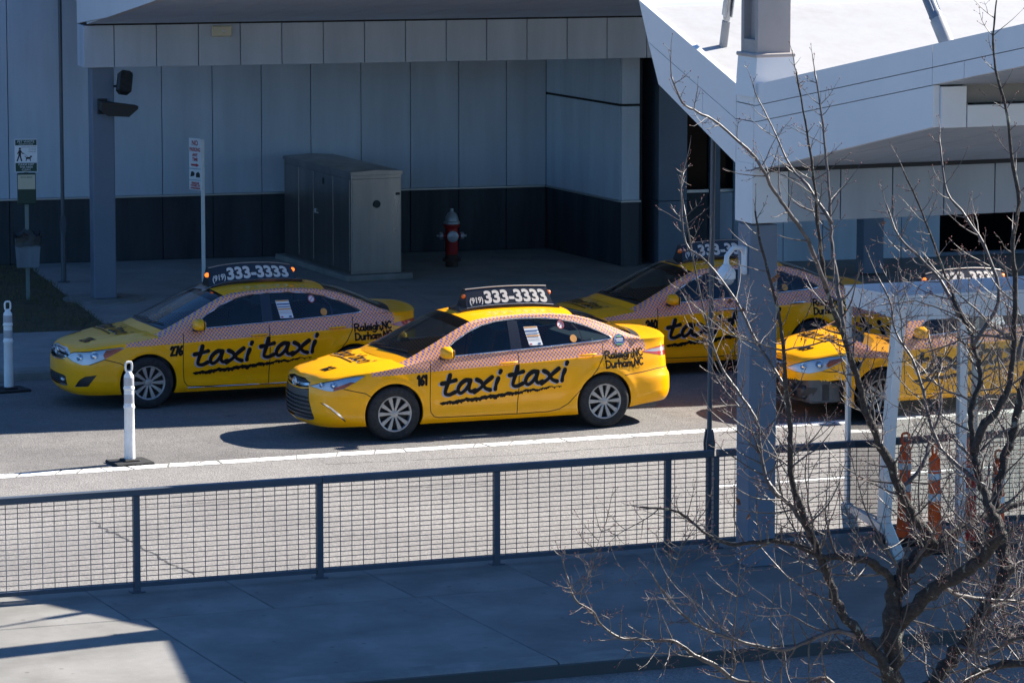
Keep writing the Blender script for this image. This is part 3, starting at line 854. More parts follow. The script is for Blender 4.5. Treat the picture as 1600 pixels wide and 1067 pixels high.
pane((2.24, -.12), (3.34, -.12), .3, 2.55); pane((3.46, -.12), (4.54, -.12), .3, 2.55)

# ================================================================== delineator posts
def delineator(loc, rz, label, kind, tilt=0.0, h=1.17):
    t = empty('delineator_post', loc, rz, label, 'delineator', 'flexible delineator posts'); t.rotation_euler = (rad(tilt), 0, rz)
    body = {'white': M['white_pl'], 'orange': M['orange_pl'], 'red': M['red_pl']}[kind]
    band = M['refl_band'] if kind == 'white' else M['white_pl']
    mb = MB()
    if kind == 'white':
        mb.box(-.24, .24, -.2, .2, .0, .035, b=.012); mb.box(-.1, .1, -.1, .1, .03, .06, b=.015)
    else:
        mb.lathe([(.0, .0), (.22, .0), (.23, .02), (.2, .05), (.1, .07), (.07, .075)], 8)
    mb.build('base', M['rubber'], t)
    r = .062 if kind == 'white' else .064
    k = h / 1.17
    mb = MB()
    prof = [(r * 1.02, .05), (r * 1.0, .3 * k), (r * .95, .62 * k), (r * 1.08, .635 * k), (r * 1.08, .655 * k), (r * .95, .67 * k), (r * .94, .84 * k), (r * 1.07, .85 * k), (r * 1.07, .865 * k), (r * .94, .88 * k), (r * .92, 1.0 * k), (r * .6, 1.03 * k), (r * .45, 1.045 * k), (0, 1.05 * k)]
    if kind != 'white':
        prof[0] = (r * 1.35, .07); prof[1] = (r * 1.1, .3 * k)
    mb.lathe(prof, 20); mb.build('tube', body, t)
    # loop handle
    mb = MB(); pts = []
    for a in range(0, 13):
        an = -math.pi / 2 + 2 * math.pi * a / 12
        pts.append((math.copysign(abs(math.cos(an)) ** .5, math.cos(an)) * .04, 0, (1.1 + .055 * math.copysign(abs(math.sin(an)) ** .6, math.sin(an))) * k))
    mb.tube(pts[:-1], .013, 6, closed=True); mb.build('handle', body, t)
    bands = [(.69, .79), (.89, .98)] if kind == 'white' else [(.3, .4), (.55, .66), (.78, .88)]
    for z0, z1 in bands:
        mb = MB(); mb.lathe([(r * .96, z0 * k), (r * .965, z0 * k + .001), (r * .96, z1 * k)], 20)
        if kind != 'white': mb = MB(); mb.lathe([(r * 1.06, z0 * k), (r * 1.02, z1 * k)], 20)
        mb.build('reflective_band', band, t)
    return t
delineator(ground_pt(203, 724), .45, 'white delineator post on a black base standing by the white line', 'white', 0, 1.22)
delineator(ground_pt(14, 611), .5, 'white delineator post at the left edge in the shade', 'white', 0, 1.2)
delineator(road_pt(19.78, 37.73, .13), .2, 'leftmost orange delineator post inside the glass shelter', 'orange', 1)
delineator(road_pt(19.86, 37.2, .13), .9, 'orange and white delineator post second from the left in the shelter', 'orange', -1, 1.12)
delineator(road_pt(20.33, 37.35, .13), .5, 'red delineator post beside the shelter upright', 'red', 1, 1.14)
delineator(road_pt(20.5, 37.05, .13), .1, 'rightmost orange delineator post in the shelter, low behind the branches', 'orange', 2, 1.05)

# ================================================================== sign post, pet waste station, cabinet, hydrant
np_ = empty('no_parking_sign', b_world(1.93, 1.95, .13), rad(15), 'narrow no parking sign on a pale steel post behind the left taxi', 'sign')
mb = MB(); mb.box(-.028, .028, -.02, .02, 0, 2.24, b=.004); mb.build('post', M['white_pl'], np_)
TS = Matrix.Translation((-.0, 0, 0)) @ Matrix.Rotation(rad(-62), 4, 'Z')
def board(name, z0, z1, w, th=.004):
    mb = MB(); mb.box(-w, 0, -.026 - th, -.026, z0, z1, b=.001, T=TS); return mb
o = board('sign_face', 1.78, 2.25, .3).build('sign_board', M['sign_white'], np_)
def sign_txt(items, parent, name='lettering', mats=None):
    mb = MB()
    for (txt, x, z, s, mi, sx) in items:
        vs, fs = text2d(txt, s, .003, 'CENTER', sx)
        mb.add([TS @ Vector((x + a, -.0315, z + b_)) for a, b_ in vs], fs, mi)
    return mb, mb.build(name, mats or [M['sign_red'], M['sign_black']], parent, smooth=False)
sign_txt([('NO', -.15, 2.14, .11, 0, .9), ('PARKING', -.15, 2.045, .085, 0, .75), ('ANY', -.15, 1.965, .07, 0, .9), ('TIME', -.15, 1.895, .07, 0, .9)], o)
mb = MB(); T2 = TS
mb.add([T2 @ Vector(p) for p in [(-.25, -.0315, 1.815), (-.12, -.0315, 1.815), (-.12, -.0315, 1.8), (-.05, -.0315, 1.83), (-.12, -.0315, 1.86), (-.12, -.0315, 1.845), (-.25, -.0315, 1.845)]], [(0, 1, 2, 3, 4, 5, 6)]); mb.build('arrow', M['sign_red'], o)
o2 = board('tow_plate', 1.6, 1.765, .3).build('tow_plate', M['sign_white'], np_)
mb = MB()
mb.add([T2 @ Vector(p) for p in [(-.27, -.0315, 1.64), (-.17, -.0315, 1.66), (-.16, -.0315, 1.7), (-.2, -.0315, 1.73), (-.25, -.0315, 1.72)]], [(0, 1, 2, 3, 4)])
mb.add([T2 @ Vector(p) for p in [(-.13, -.0315, 1.64), (-.03, -.0315, 1.64), (-.03, -.0315, 1.7), (-.07, -.0315, 1.73), (-.13, -.0315, 1.7)]], [(0, 1, 2, 3, 4)])
mb.build('tow_symbol', M['sign_black'], o2)
o3 = board('notice', 1.44, 1.585, .3).build('notice_plate', M['sign_white'], np_)
sign_txt([('VEHICLES', -.15, 1.53, .045, 0, 1), ('TOWED AT', -.15, 1.49, .045, 0, 1), ('OWNER EXPENSE', -.15, 1.455, .03, 0, 1)], o3)

pw = empty('pet_waste_station', b_world(-1.06, .46, .13), rad(8), 'pet waste station with green sign, bag box and grey bin on the grass', 'waste bin')
mb = MB(); mb.box(-.03, .03, -.025, .025, -.05, 2.3, b=.004); mb.build('post', mat('post_green_steel', (.16, .2, .19), .5, .3), pw)
mb = MB(); mb.box(-.17, .17, -.036, -.028, 1.94, 2.44, b=.002); sgn = mb.build('sign_board', M['sign_white'], pw)
for (z0, z1) in ((2.345, 2.43), (1.95, 2.08)):
    mb = MB(); mb.box(-.16, .16, -.04, -.037, z0, z1, b=0); mb.build('green_band', M['sign_green'], sgn)
mb = MB()
for (tx, z, s) in (('PET WASTE', 2.385, .05), ('TRANSMITS DISEASE', 2.355, .024)): flat_text(mb, tx, 0, z, -.0415, s, 0, .0, 'CENTER')
for (tx, z, s) in (('PLEASE KEEP', 2.043, .042), ('THIS AREA', 2.003, .042), ('CLEAN', 1.963, .042)): flat_text(mb, tx, 0, z, -.0415, s, 0, .0, 'CENTER')
mb.build('lettering', M['sign_white'], sgn, smooth=False)
mb = MB()
for (tx, z, s) in (('LEASH AND CLEAN', 2.31, .026), ('UP AFTER', 2.275, .026), ('YOUR PET', 2.24, .026)): flat_text(mb, tx, .155, z, -.0375, s, 0, .0, 'RIGHT')
# walking figure with a dog, as flat print
def strip(pts, w):
    for i in range(len(pts) - 1):
        a, b_ = Vector((pts[i][0], -.0375 - .0002 * i, pts[i][1])), Vector((pts[i + 1][0], -.0375 - .0002 * i, pts[i + 1][1]))
        t = (b_ - a).normalized(); n = Vector((-t.z, 0, t.x)) * w / 2
        mb.quad(a - n, b_ - n, b_ + n, a + n)
def disc(x, z, r_):
    mb.add([(x + r_ * math.cos(k * .524), -.0375, z + r_ * math.sin(k * .524)) for k in range(12)], [tuple(range(12))])
disc(-.09, 2.295, .018); strip([(-.09, 2.275), (-.095, 2.19)], .04); strip([(-.1, 2.2), (-.135, 2.105)], .02); strip([(-.09, 2.2), (-.065, 2.105)], .02); strip([(-.08, 2.265), (-.05, 2.22), (-.03, 2.225)], .014); strip([(-.1, 2.265), (-.13, 2.215)], .014)
strip([(-.03, 2.225), (.03, 2.165)], .004); strip([(.0, 2.15), (.07, 2.155)], .03); disc(.075, 2.175, .015); strip([(.005, 2.15), (0, 2.105)], .012); strip([(.06, 2.15), (.065, 2.105)], .012); strip([(-.0, 2.16), (-.02, 2.185)], .008)
mb.build('symbol', M['sign_black'], sgn, smooth=False)
mb = MB(); mb.box(-.14, .14, -.13, -.027, 1.46, 1.93, b=.01); bx = mb.build('bag_dispenser', M['green_box'], pw)
mb = MB(); mb.prism([(-.13, -.14), (-.13, -.14 + .006), (.13, -.14 + .006), (.13, -.14)], 1.69, 1.91, axis='z'); mb.build('notice', M['cream'], bx)
mb = MB(); flat_text(mb, 'DOG BAGS', 0, 1.86, -.1415, .035, 0, 0, 'CENTER'); mb.build('lettering', M['sign_black'], bx, smooth=False)
mb = MB()
def bin_ring(z, hw): return [(-hw, -.05 - 2 * hw * .8, z), (hw, -.05 - 2 * hw * .8, z), (hw, -.05, z), (-hw, -.05, z)]
r0, r1 = bin_ring(.52, .165), bin_ring(.96, .195)
mb.add(r0 + r1, [(3, 2, 1, 0), (0, 1, 5, 4), (1, 2, 6, 5), (2, 3, 7, 6), (3, 0, 4, 7)]); bn = mb.build('bin', M['bin_grey'], pw)
mb = MB(); 
for k in range(2):
    a, b_ = bin_ring(.86 + .0 * k, .2), bin_ring(.99, .212)
q = []
for k in range(24):
    an = 2 * math.pi * k / 24
    q.append((math.cos(an), math.sin(an)))
vs = []
for (z, s) in ((.85, .205), (.9, .2), (.99, .208), (1.04, .2), (.97, .17), (.8, .14)):
    for i, (cx, cy) in enumerate(q):
        m_ = max(abs(cx), abs(cy)) ** .85
        jit = rng.uniform(-.012, .012)
        vs.append((cx / m_ * s + jit, -.05 - .8 * .2 + cy / m_ * s * .82 + jit, z + rng.uniform(-.02, .02) * (3 if z > 1 else 1)))
fs = [(i * 24 + k, i * 24 + (k + 1) % 24, (i + 1) * 24 + (k + 1) % 24, (i + 1) * 24 + k) for i in range(5) for k in range(24)] + [tuple(5 * 24 + k for k in range(24))]
mb.add(vs, fs); mb.build('bin_liner', M['bag'], bn)

cb = empty('utility_cabinet', b_world(4.2, 1.46, .13), rad(22.5), 'large stainless steel utility cabinet on a concrete plinth', 'cabinet')
W_, D_, Hc = .84, 3.15, 1.66
mb = MB(); mb.box(-.14, W_ + .14, -.16, D_ + .1, 0, .1, b=.015); mb.build('plinth', M['kerb'], cb)
mb = MB(); mb.box(0, W_, 0, D_, .1, Hc, b=.006); bd = mb.build('body', M['cabinet'], cb)
mb = MB(); mb.prism([(-.02, Hc + .0), (W_ + .02, Hc + .0), (W_ + .02, Hc + .05), (W_ / 2, Hc + .075), (-.02, Hc + .05)], -.025, D_ + .02, axis='y'); mb.build('lid', M['cabinet'], cb)
for (y0, y1) in ((.04, .78), (.8, 1.7), (1.72, 2.4), (2.42, D_ - .04)):
    mb = MB(); mb.box(-.016, -.001, y0, y1, .16, Hc - .07, b=.004); dr = mb.build('door', M['cabinet'], cb)
    if abs(y0 - .8) < .01:
        mb = MB(); mb.box(-.045, -.017, y1 - .14, y1 - .1, .92, 1.0, b=.006); mb.box(-.05, -.03, y1 - .28, y1 - .1, .93, .95, b=.005); mb.build('handle', M['trim'], dr)
        mb = MB(); mb.box(-.02, -.0165, 1.2, 1.28, 1.42, 1.52, b=.0); mb.build('vent', M['black'], dr)
mb = MB(); mb.box(.02, W_ - .02, -.012, -.001, .14, Hc - .06, b=.004); ep = mb.build('end_panel', M['cabinet'], cb)
mb = MB(); mb.lathe([(0, 0), (.055, 0), (.06, .004), (.06, .008)], 20, T=Matrix.Translation((.42, -.021, 1.2)) @ Matrix.Rotation(math.pi / 2, 4, 'X')); mb.build('cable_port', M['black'], ep)
mb = MB(); mb.box(.74, .81, -.02, -.012, 1.33, 1.37, b=.003); mb.build('latch', M['black'], ep)

hy = empty('fire_hydrant', b_world(6.2, 2.95, .13), rad(8), 'dark red fire hydrant with a silver bonnet in front of the wall', 'hydrant')
mb = MB(); mb.lathe([(.0, 0), (.1, 0), (.1, .08), (.15, .09), (.15, .13), (.11, .14), (.1, .2)], 20); mb.build('base_flange', M['rust'], hy)
mb = MB(); mb.lathe([(.1, .2), (.105, .22), (.105, .62), (.12, .64), (.13, .66), (.13, .69), (.11, .7)], 24); mb.build('barrel', M['hyd_red'], hy)
mb = MB(); mb.lathe([(.135, .695), (.135, .73), (.115, .745), (.105, .8), (.075, .86), (.035, .89), (.03, .9), (.028, .94), (0, .945)], 20); mb.build('bonnet', M['hyd_silver'], hy)
for (rot, r_, l) in ((0, .085, .17), (math.pi / 2, .055, .2), (-math.pi / 2, .055, .2)):
    T = Matrix.Translation((0, 0, .5)) @ Matrix.Rotation(rot, 4, 'Z') @ Matrix.Rotation(math.pi / 2, 4, 'X')
    mb = MB(); mb.lathe([(r_ * .7, .05), (r_ * .75, l - .05)], 16, T=T); nz = mb.build('nozzle', M['hyd_red'], hy)
    mb = MB(); mb.lathe([(r_ * 1.05, l - .055), (r_ * 1.1, l - .01), (r_ * .9, l), (.022, l + .003), (.02, l + .04), (0, l + .042)], 16, T=T); mb.build('nozzle_cap', M['hyd_silver'], nz)
# ================================================================== taxis
def pchip(xs, ys):
    xs, ys = np.array(xs, float), np.array(ys, float)
    h = np.diff(xs); d = np.diff(ys) / h
    m = np.zeros(len(xs)); m[0], m[-1] = d[0], d[-1]
    for i in range(1, len(xs) - 1):
        if d[i - 1] * d[i] > 0:
            w1, w2 = 2 * h[i] + h[i - 1], h[i] + 2 * h[i - 1]
            m[i] = (w1 + w2) / (w1 / d[i - 1] + w2 / d[i])
    def f(x):
        x = np.clip(np.asarray(x, float), xs[0], xs[-1])
        i = np.clip(np.searchsorted(xs, x, side='right') - 1, 0, len(xs) - 2)
        t = (x - xs[i]) / h[i]
        return ((1 + 2 * t) * (1 - t) ** 2 * ys[i] + t * (1 - t) ** 2 * h[i] * m[i] + t * t * (3 - 2 * t) * ys[i + 1] + t * t * (t - 1) * h[i] * m[i + 1])
    return f
def sstep(a, b, x):
    t = np.clip((np.asarray(x, float) - a) / (b - a), 0, 1); return t * t * (3 - 2 * t)
def catmull(pts, n=12, closed=False):
    P = [np.array(p, float) for p in pts]; out = []
    N = len(P)
    rngi = range(N) if closed else range(N - 1)
    for i in rngi:
        if closed: p0, p1, p2, p3 = P[i - 1], P[i], P[(i + 1) % N], P[(i + 2) % N]
        else:
            p1, p2 = P[i], P[i + 1]
            p0 = P[i - 1] if i > 0 else 2 * p1 - p2
            p3 = P[i + 2] if i + 2 < N else 2 * p2 - p1
        for k in range(n):
            t = k / n
            out.append(.5 * ((2 * p1) + (p2 - p0) * t + (2 * p0 - 5 * p1 + 4 * p2 - p3) * t * t + (3 * p1 - p0 - 3 * p2 + p3) * t ** 3))
    if not closed: out.append(P[-1])
    return out
def densify(poly, step=.03, closed=True):
    out = []; n = len(poly)
    for i in range(n if closed else n - 1):
        a, b = np.array(poly[i], float), np.array(poly[(i + 1) % n], float)
        k = max(1, int(np.hypot(*(b - a)) / step + .5))
        for j in range(k): out.append(tuple(a + (b - a) * j / k))
    if not closed: out.append(tuple(poly[-1]))
    return out
def in_poly(P, poly):
    x, y = P[:, 0], P[:, 1]; r = np.zeros(len(P), bool); n = len(poly)
    for i in range(n):
        (x1, y1), (x2, y2) = poly[i], poly[(i + 1) % n]
        c = ((y1 > y) != (y2 > y))
        with np.errstate(divide='ignore', invalid='ignore'):
            r ^= c & (x < (x2 - x1) * (y - y1) / (y2 - y1 + 1e-15) + x1)
    return r
def dist_line(P, line):
    d = np.full(len(P), 1e9)
    for i in range(len(line) - 1):
        a, b = np.array(line[i]), np.array(line[i + 1]); ab = b - a
        t = np.clip(((P - a) @ ab) / max(ab @ ab, 1e-12), 0, 1)
        d = np.minimum(d, np.linalg.norm(P - (a + t[:, None] * ab), axis=1))
    return d
def offset_line(line, w):
    L = [np.array(p, float) for p in line]; A, B_ = [], []
    for i in range(len(L)):
        t = L[min(i + 1, len(L) - 1)] - L[max(i - 1, 0)]; t /= max(np.hypot(*t), 1e-9); n = np.array([-t[1], t[0]])
        A.append(tuple(L[i] + n * w)); B_.append(tuple(L[i] - n * w))
    return A, B_
def cdt(grid, polys, lines):
    V = [Vector(p) for p in grid]; E = []
    for p in polys:
        k = len(V); V += [Vector(q) for q in p]; E += [(k + i, k + (i + 1) % len(p)) for i in range(len(p))]
    for p in lines:
        k = len(V); V += [Vector(q) for q in p]; E += [(k + i, k + i + 1) for i in range(len(p) - 1)]
    r = geometry.delaunay_2d_cdt(V, E, [], 0, 1e-5)
    return np.array([tuple(v) for v in r[0]]), np.array([f for f in r[2] if len(f) == 3])

# ---- body geometry: skin wrapped round the plan outline, parameters (s, z)
_plan = catmull([(0, -.2), (0, 0), (.012, .2), (.04, .4), (.105, .575), (.225, .715), (.39, .8), (.61, .848), (.985, .882), (1.45, .897), (2.0, .907), (2.6, .91), (3.2, .907), (3.76, .893),
                 (4.15, .865), (4.42, .825), (4.6, .765), (4.72, .67), (4.79, .54), (4.83, .36), (4.848, .18), (4.85, 0), (4.85, -.2)], 24)
_plan = np.array([p for p in _plan if p[1] >= -1e-9])
_ds = np.hypot(*np.diff(_plan, axis=0).T); PS = np.concatenate([[0], np.cumsum(_ds)]); SMAX = PS[-1]
_tx = np.gradient(_plan[:, 0], PS); _ty = np.gradient(_plan[:, 1], PS); _l = np.hypot(_tx, _ty); _tx /= _l; _ty /= _l
def s_x(x): return float(np.interp(x, _plan[:, 0], PS))
def x_s(s): return np.interp(s, PS, _plan[:, 0])
_side = pchip([.15, .19, .25, .33, .42, .55, .68, .78, .86, .93, .98, 1.05, 1.12], [.09, .062, .03, .02, .016, .0, .002, .008, .022, .045, .062, .09, .11])
_front = pchip([.15, .19, .24, .30, .38, .48, .56, .63, .68, .72, .76, .80, .84], [.13, .075, .03, .008, .0, .0, .004, .014, .03, .05, .09, .14, .2])
_rear = pchip([.2, .26, .33, .42, .52, .60, .64, .70, .82, .95, 1.03, 1.08, 1.12], [.14, .07, .02, .0, .0, .008, .03, .045, .055, .07, .072, .065, .075])
ztop_x = pchip([0, .05, .13, .26, .42, .62, .985, 1.3, 1.45, 2.0, 2.6, 3.2, 3.76, 4.1, 4.35, 4.6, 4.75, 4.85], [.752, .757, .768, .784, .805, .832, .885, .925, .942, .968, .995, 1.02, 1.046, 1.062, 1.07, 1.068, 1.062, 1.06])
zbot_x = pchip([0, .3, .6, 1.4, 3.3, 4.1, 4.5, 4.85], [.175, .18, .19, .185, .185, .24, .27, .28])
WH = ((.985, .335), (3.76, .335)); RARCH = .372
def skin(s, z, inset=0.0):
    s, z = np.asarray(s, float), np.asarray(z, float)
    sg = np.where(s < 0, -1.0, 1.0); sa = np.abs(s)
    x, y = np.interp(sa, PS, _plan[:, 0]), np.interp(sa, PS, _plan[:, 1])
    tx, ty = np.interp(sa, PS, _tx), np.interp(sa, PS, _ty)
    nx, ny = -ty, tx                       # outward: at the front (tangent +y) normal -x ; on the side (tangent +x) normal +y
    wf = 1 - sstep(.22, .85, x); wr = sstep(4.0, 4.6, x); ws = 1 - wf - wr
    ins = wf * _front(z) + wr * _rear(z) + ws * _side(z)
    for (wx, wz) in WH:
        r = np.hypot(x - wx, z - wz); ins = ins - .014 * np.exp(-((r - .41) / .06) ** 2)
    ins = ins + .010 * ws * np.exp(-((z - .37) / .06) ** 2) * sstep(1.35, 1.6, x) * (1 - sstep(3.1, 3.35, x))
    zc = .80 + .038 * (x - 1.4)
    ins = ins - .007 * ws * np.exp(-np.abs(z - zc) / .035) * sstep(1.2, 1.7, x)
    ins = ins + inset
    return np.stack([x - nx * ins, sg * (y - ny * ins), z], -1)
def skin_n(s, z):
    e = .004
    a = skin(s + e, z) - skin(s - e, z); b = skin(s, z + e) - skin(s, z - e)
    n = np.cross(a, b); n /= np.maximum(np.linalg.norm(n, axis=1, keepdims=True), 1e-9)
    return n
# orientation: make it point outward for +y side
_t = skin_n(np.array([s_x(2.5)]), np.array([.6]))[0]
NSGN = 1.0 if _t[1] > 0 else -1.0

RAIL = np.array([(1.12, .80, .909), (1.3, .785, .986), (1.5, .762, 1.08), (1.7, .733, 1.177), (1.9, .697, 1.274), (2.1, .66, 1.358), (2.3, .635, 1.394), (2.55, .618, 1.412), (2.8, .61, 1.418), (3.05, .610, 1.415), (3.2, .612, 1.406), (3.4, .62, 1.384), (3.6, .636, 1.34), (3.8, .66, 1.272), (4.0, .70, 1.188), (4.2, .755, 1.102), (4.28, .785, 1.080)])
rail_y, rail_z = pchip(RAIL[:, 0], RAIL[:, 1]), pchip(RAIL[:, 0], RAIL[:, 2])
_bs = np.linspace(s_x(.4), s_x(4.6), 400); _bp = skin(_bs, ztop_x(x_s(_bs)))
def belt_y(x): return np.interp(x, _bp[:, 0], _bp[:, 1])
def belt_z(x): return np.interp(x, _bp[:, 0], _bp[:, 2])
bow = pchip([1.12, 1.3, 2.1, 2.8, 3.3, 3.8, 4.28], [.13, .13, .09, .0, -.05, -.11, -.15])
crown = pchip([1.12, 1.3, 2.1, 2.8, 3.4, 3.8, 4.28], [.05, .052, .062, .056, .05, .048, .036])
def house_side(x, z, off=0.0):
    zb, zr = belt_z(x), rail_z(x)
    w = np.clip((z - zb) / np.maximum(zr - zb, .004), 0, 1)
    y = belt_y(x) + (rail_y(x) - belt_y(x)) * w + .05 * w * (1 - w)
    return np.stack([x, y + off, z], -1)
def side_pt(x, z, off):
    if z > float(belt_z(x)): return house_side(np.array([x]), np.array([z]), off)[0] * [1, -1, 1]
    return skin(np.array([s_x(x)]), np.array([z]), -off)[0] * [1, -1, 1]
def house_top(x, v, off=0.0):
    b = 1 - np.abs(v) ** 2.4
    return np.stack([x - bow(x) * (1 - v * v), v * rail_y(x), rail_z(x) + crown(x) * b + off], -1)
hood_c = pchip([0, .06, .15, .3, .6, .9, 1.1], [.752, .772, .802, .845, .905, .945, .965])
S_HOOD = s_x(1.16)
def hood(s, v, off=0.0):
    P = skin(s, ztop_x(x_s(s)))
    bw = .13 * np.clip(s / S_HOOD, 0, 1) ** 1.5
    x = P[:, 0] - bw * (1 - v * v) * np.clip(P[:, 1] / .5, 0, 1)
    zc = np.maximum(hood_c(x), P[:, 2])
    crease = .006 * np.exp(-((np.abs(v) - .62) / .07) ** 2) * np.clip(s / .8 - .6, 0, 1)
    return np.stack([x, v * P[:, 1], P[:, 2] + (zc - P[:, 2]) * (1 - np.abs(v) ** 2.6) + crease + off], -1)
S_TR0 = s_x(4.25)
def trunk(s, v):
    P = skin(s, ztop_x(x_s(s)))
    k = 1 - np.clip((s - S_TR0) / (SMAX - S_TR0), 0, 1)
    x = P[:, 0] + .15 * k ** 1.5 * (1 - v * v)
    lip = .03 * np.exp(-((x - 4.72) / .1) ** 2)
    return np.stack([x, v * P[:, 1], P[:, 2] + (.022 + lip * .6) * (1 - np.abs(v) ** 2.6) * np.clip(P[:, 1] / .5, 0, 1)], -1)

# ---- stroke lettering
GL = {
 'R': ([[(0, 0), (0, 1)], [(0, 1), (.34, .98), (.46, .78), (.32, .56), (.02, .5)], [(.15, .5), (.5, 0)]], .56),
 'a': ([[(.38, .5), (.2, .58), (.03, .35), (.1, .05), (.28, .08), (.38, .45)], [(.38, .57), (.38, .1), (.46, 0)]], .52),
 'l': ([[(.05, 1), (.05, 0)]], .17), 'e': ([[(.03, .3), (.36, .34), (.3, .55), (.12, .55), (.02, .28), (.12, .03), (.38, .08)]], .44),
 'i': ([[(.05, .55), (.05, 0)], [(.05, .78), (.05, .82)]], .17), 'g': ([[(.36, .5), (.2, .58), (.03, .35), (.1, .08), (.27, .1), (.36, .45)], [(.36, .57), (.36, -.15), (.2, -.32), (.03, -.22)]], .47),
 'h': ([[(.03, 1), (.03, 0)], [(.03, .32), (.2, .56), (.34, .42), (.34, 0)]], .44), ',': ([[(.09, .06), (.03, -.2)]], .2),
 'N': ([[(0, 0), (.02, 1)], [(.02, 1), (.4, 0)], [(.4, 0), (.4, 1)]], .52), 'C': ([[(.42, .85), (.25, 1), (.05, .7), (.05, .3), (.25, 0), (.44, .15)]], .5),
 'D': ([[(0, 0), (0, 1)], [(0, 1), (.34, .86), (.46, .5), (.33, .12), (0, 0)]], .55), 'u': ([[(.03, .57), (.04, .12), (.18, 0), (.33, .2)], [(.34, .57), (.34, 0)]], .44),
 'r': ([[(.03, .57), (.03, 0)], [(.03, .35), (.15, .55), (.29, .5)]], .33), 'm': ([[(.03, .57), (.03, 0)], [(.03, .4), (.16, .57), (.26, .4), (.26, 0)], [(.26, .4), (.4, .57), (.5, .4), (.5, 0)]], .6),
 '1': ([[(.04, .8), (.2, 1), (.2, 0)]], .36), '6': ([[(.36, 1), (.12, .65), (.04, .28), (.18, .0), (.38, .18), (.32, .45), (.1, .4)]], .5),
 '2': ([[(.03, .75), (.2, 1), (.38, .78), (.25, .45), (.02, .03)], [(.02, .03), (.44, .03)]], .52), '7': ([[(.0, .97), (.42, .99)], [(.42, .99), (.15, 0)]], .5),
 '4': ([[(.26, 1), (.0, .36)], [(0, .36), (.44, .36)], [(.3, .7), (.3, 0)]], .52), '0': ([[(.2, 1), (.03, .7), (.03, .3), (.2, 0), (.38, .3), (.38, .7), (.2, 1)]], .5),
 '8': ([[(.36, .82), (.2, 1), (.05, .8), (.2, .53), (.38, .25), (.2, 0), (.03, .22), (.2, .53), (.36, .82)]], .5), '9': ([[(.36, .75), (.2, 1), (.04, .75), (.15, .52), (.35, .7)], [(.37, .9), (.33, .4), (.2, 0)]], .5)}
TAXI = {
 't': ([[(.47, 1.6), (.36, 1.1), (.2, .5), (.16, .12), (.4, .0), (.72, .16)], [(-.02, .98), (.3, 1.02), (.78, 1.14)]], .82),
 'a': ([[(.78, .98), (.5, 1.02), (.2, .72), (.06, .28), (.2, .02), (.46, .2), (.72, .66), (.8, .98)], [(.8, .98), (.68, .4), (.78, .06), (1.04, .12)]], 1.06),
 'x': ([[(.1, .98), (.34, .74), (.56, .2), (.84, -.02)], [(.98, 1.02), (.58, .62), (.28, .22), (-.06, -.04)]], 1.0),
 'i': ([[(.34, .86), (.2, .4), (.14, .0)], [(.5, 1.44), (.46, 1.32)]], .62)}
def stroke_poly(pts, w, brush=0.0, n=7):
    """triangle strip with round ends in 2D"""
    P = catmull(pts, n) if len(pts) > 2 else [np.array(pts[0], float) + (np.array(pts[-1], float) - np.array(pts[0], float)) * t for t in np.linspace(0, 1, 8)]
    vs, fs = [], []
    N = len(P)
    ring = []
    for i in range(N):
        t = P[min(i + 1, N - 1)] - P[max(i - 1, 0)]; t = t / max(np.hypot(*t), 1e-9); nn = np.array([-t[1], t[0]])
        ww = w * .5 * (1 + brush * math.sin(3.1 * i / N * 2 + 1))
        ring.append((P[i], nn, t, ww))
    for (p, nn, t, ww) in ring:
        vs += [tuple(p + nn * ww), tuple(p - nn * ww)]
    for i in range(N - 1): fs.append((2 * i, 2 * i + 1, 2 * i + 3, 2 * i + 2))
    for end in (0, N - 1):
        p, nn, t, ww = ring[end]; d = -t if end == 0 else t
        k = len(vs)
        for j in range(7):
            a = math.pi * j / 6
            vs.append(tuple(p + nn * ww * math.cos(a) + d * ww * math.sin(a)))
        fs.append(tuple(range(k, k + 7)))
    return vs, fs
def stroke_text(txt, h, w, font=GL, slant=0.0, sx=1.0, gap=0.0, brush=0.0):
    out = []; x = 0
    for ch in txt:
        if ch == ' ': x += .35; continue
        st, adv = font[ch]
        for pts in st:
            q = [((x + a + slant * b) * h * sx, b * h) for a, b in pts]
            out.append(stroke_poly(q, w, brush))
        x += adv + gap
    return out, x * h * sx

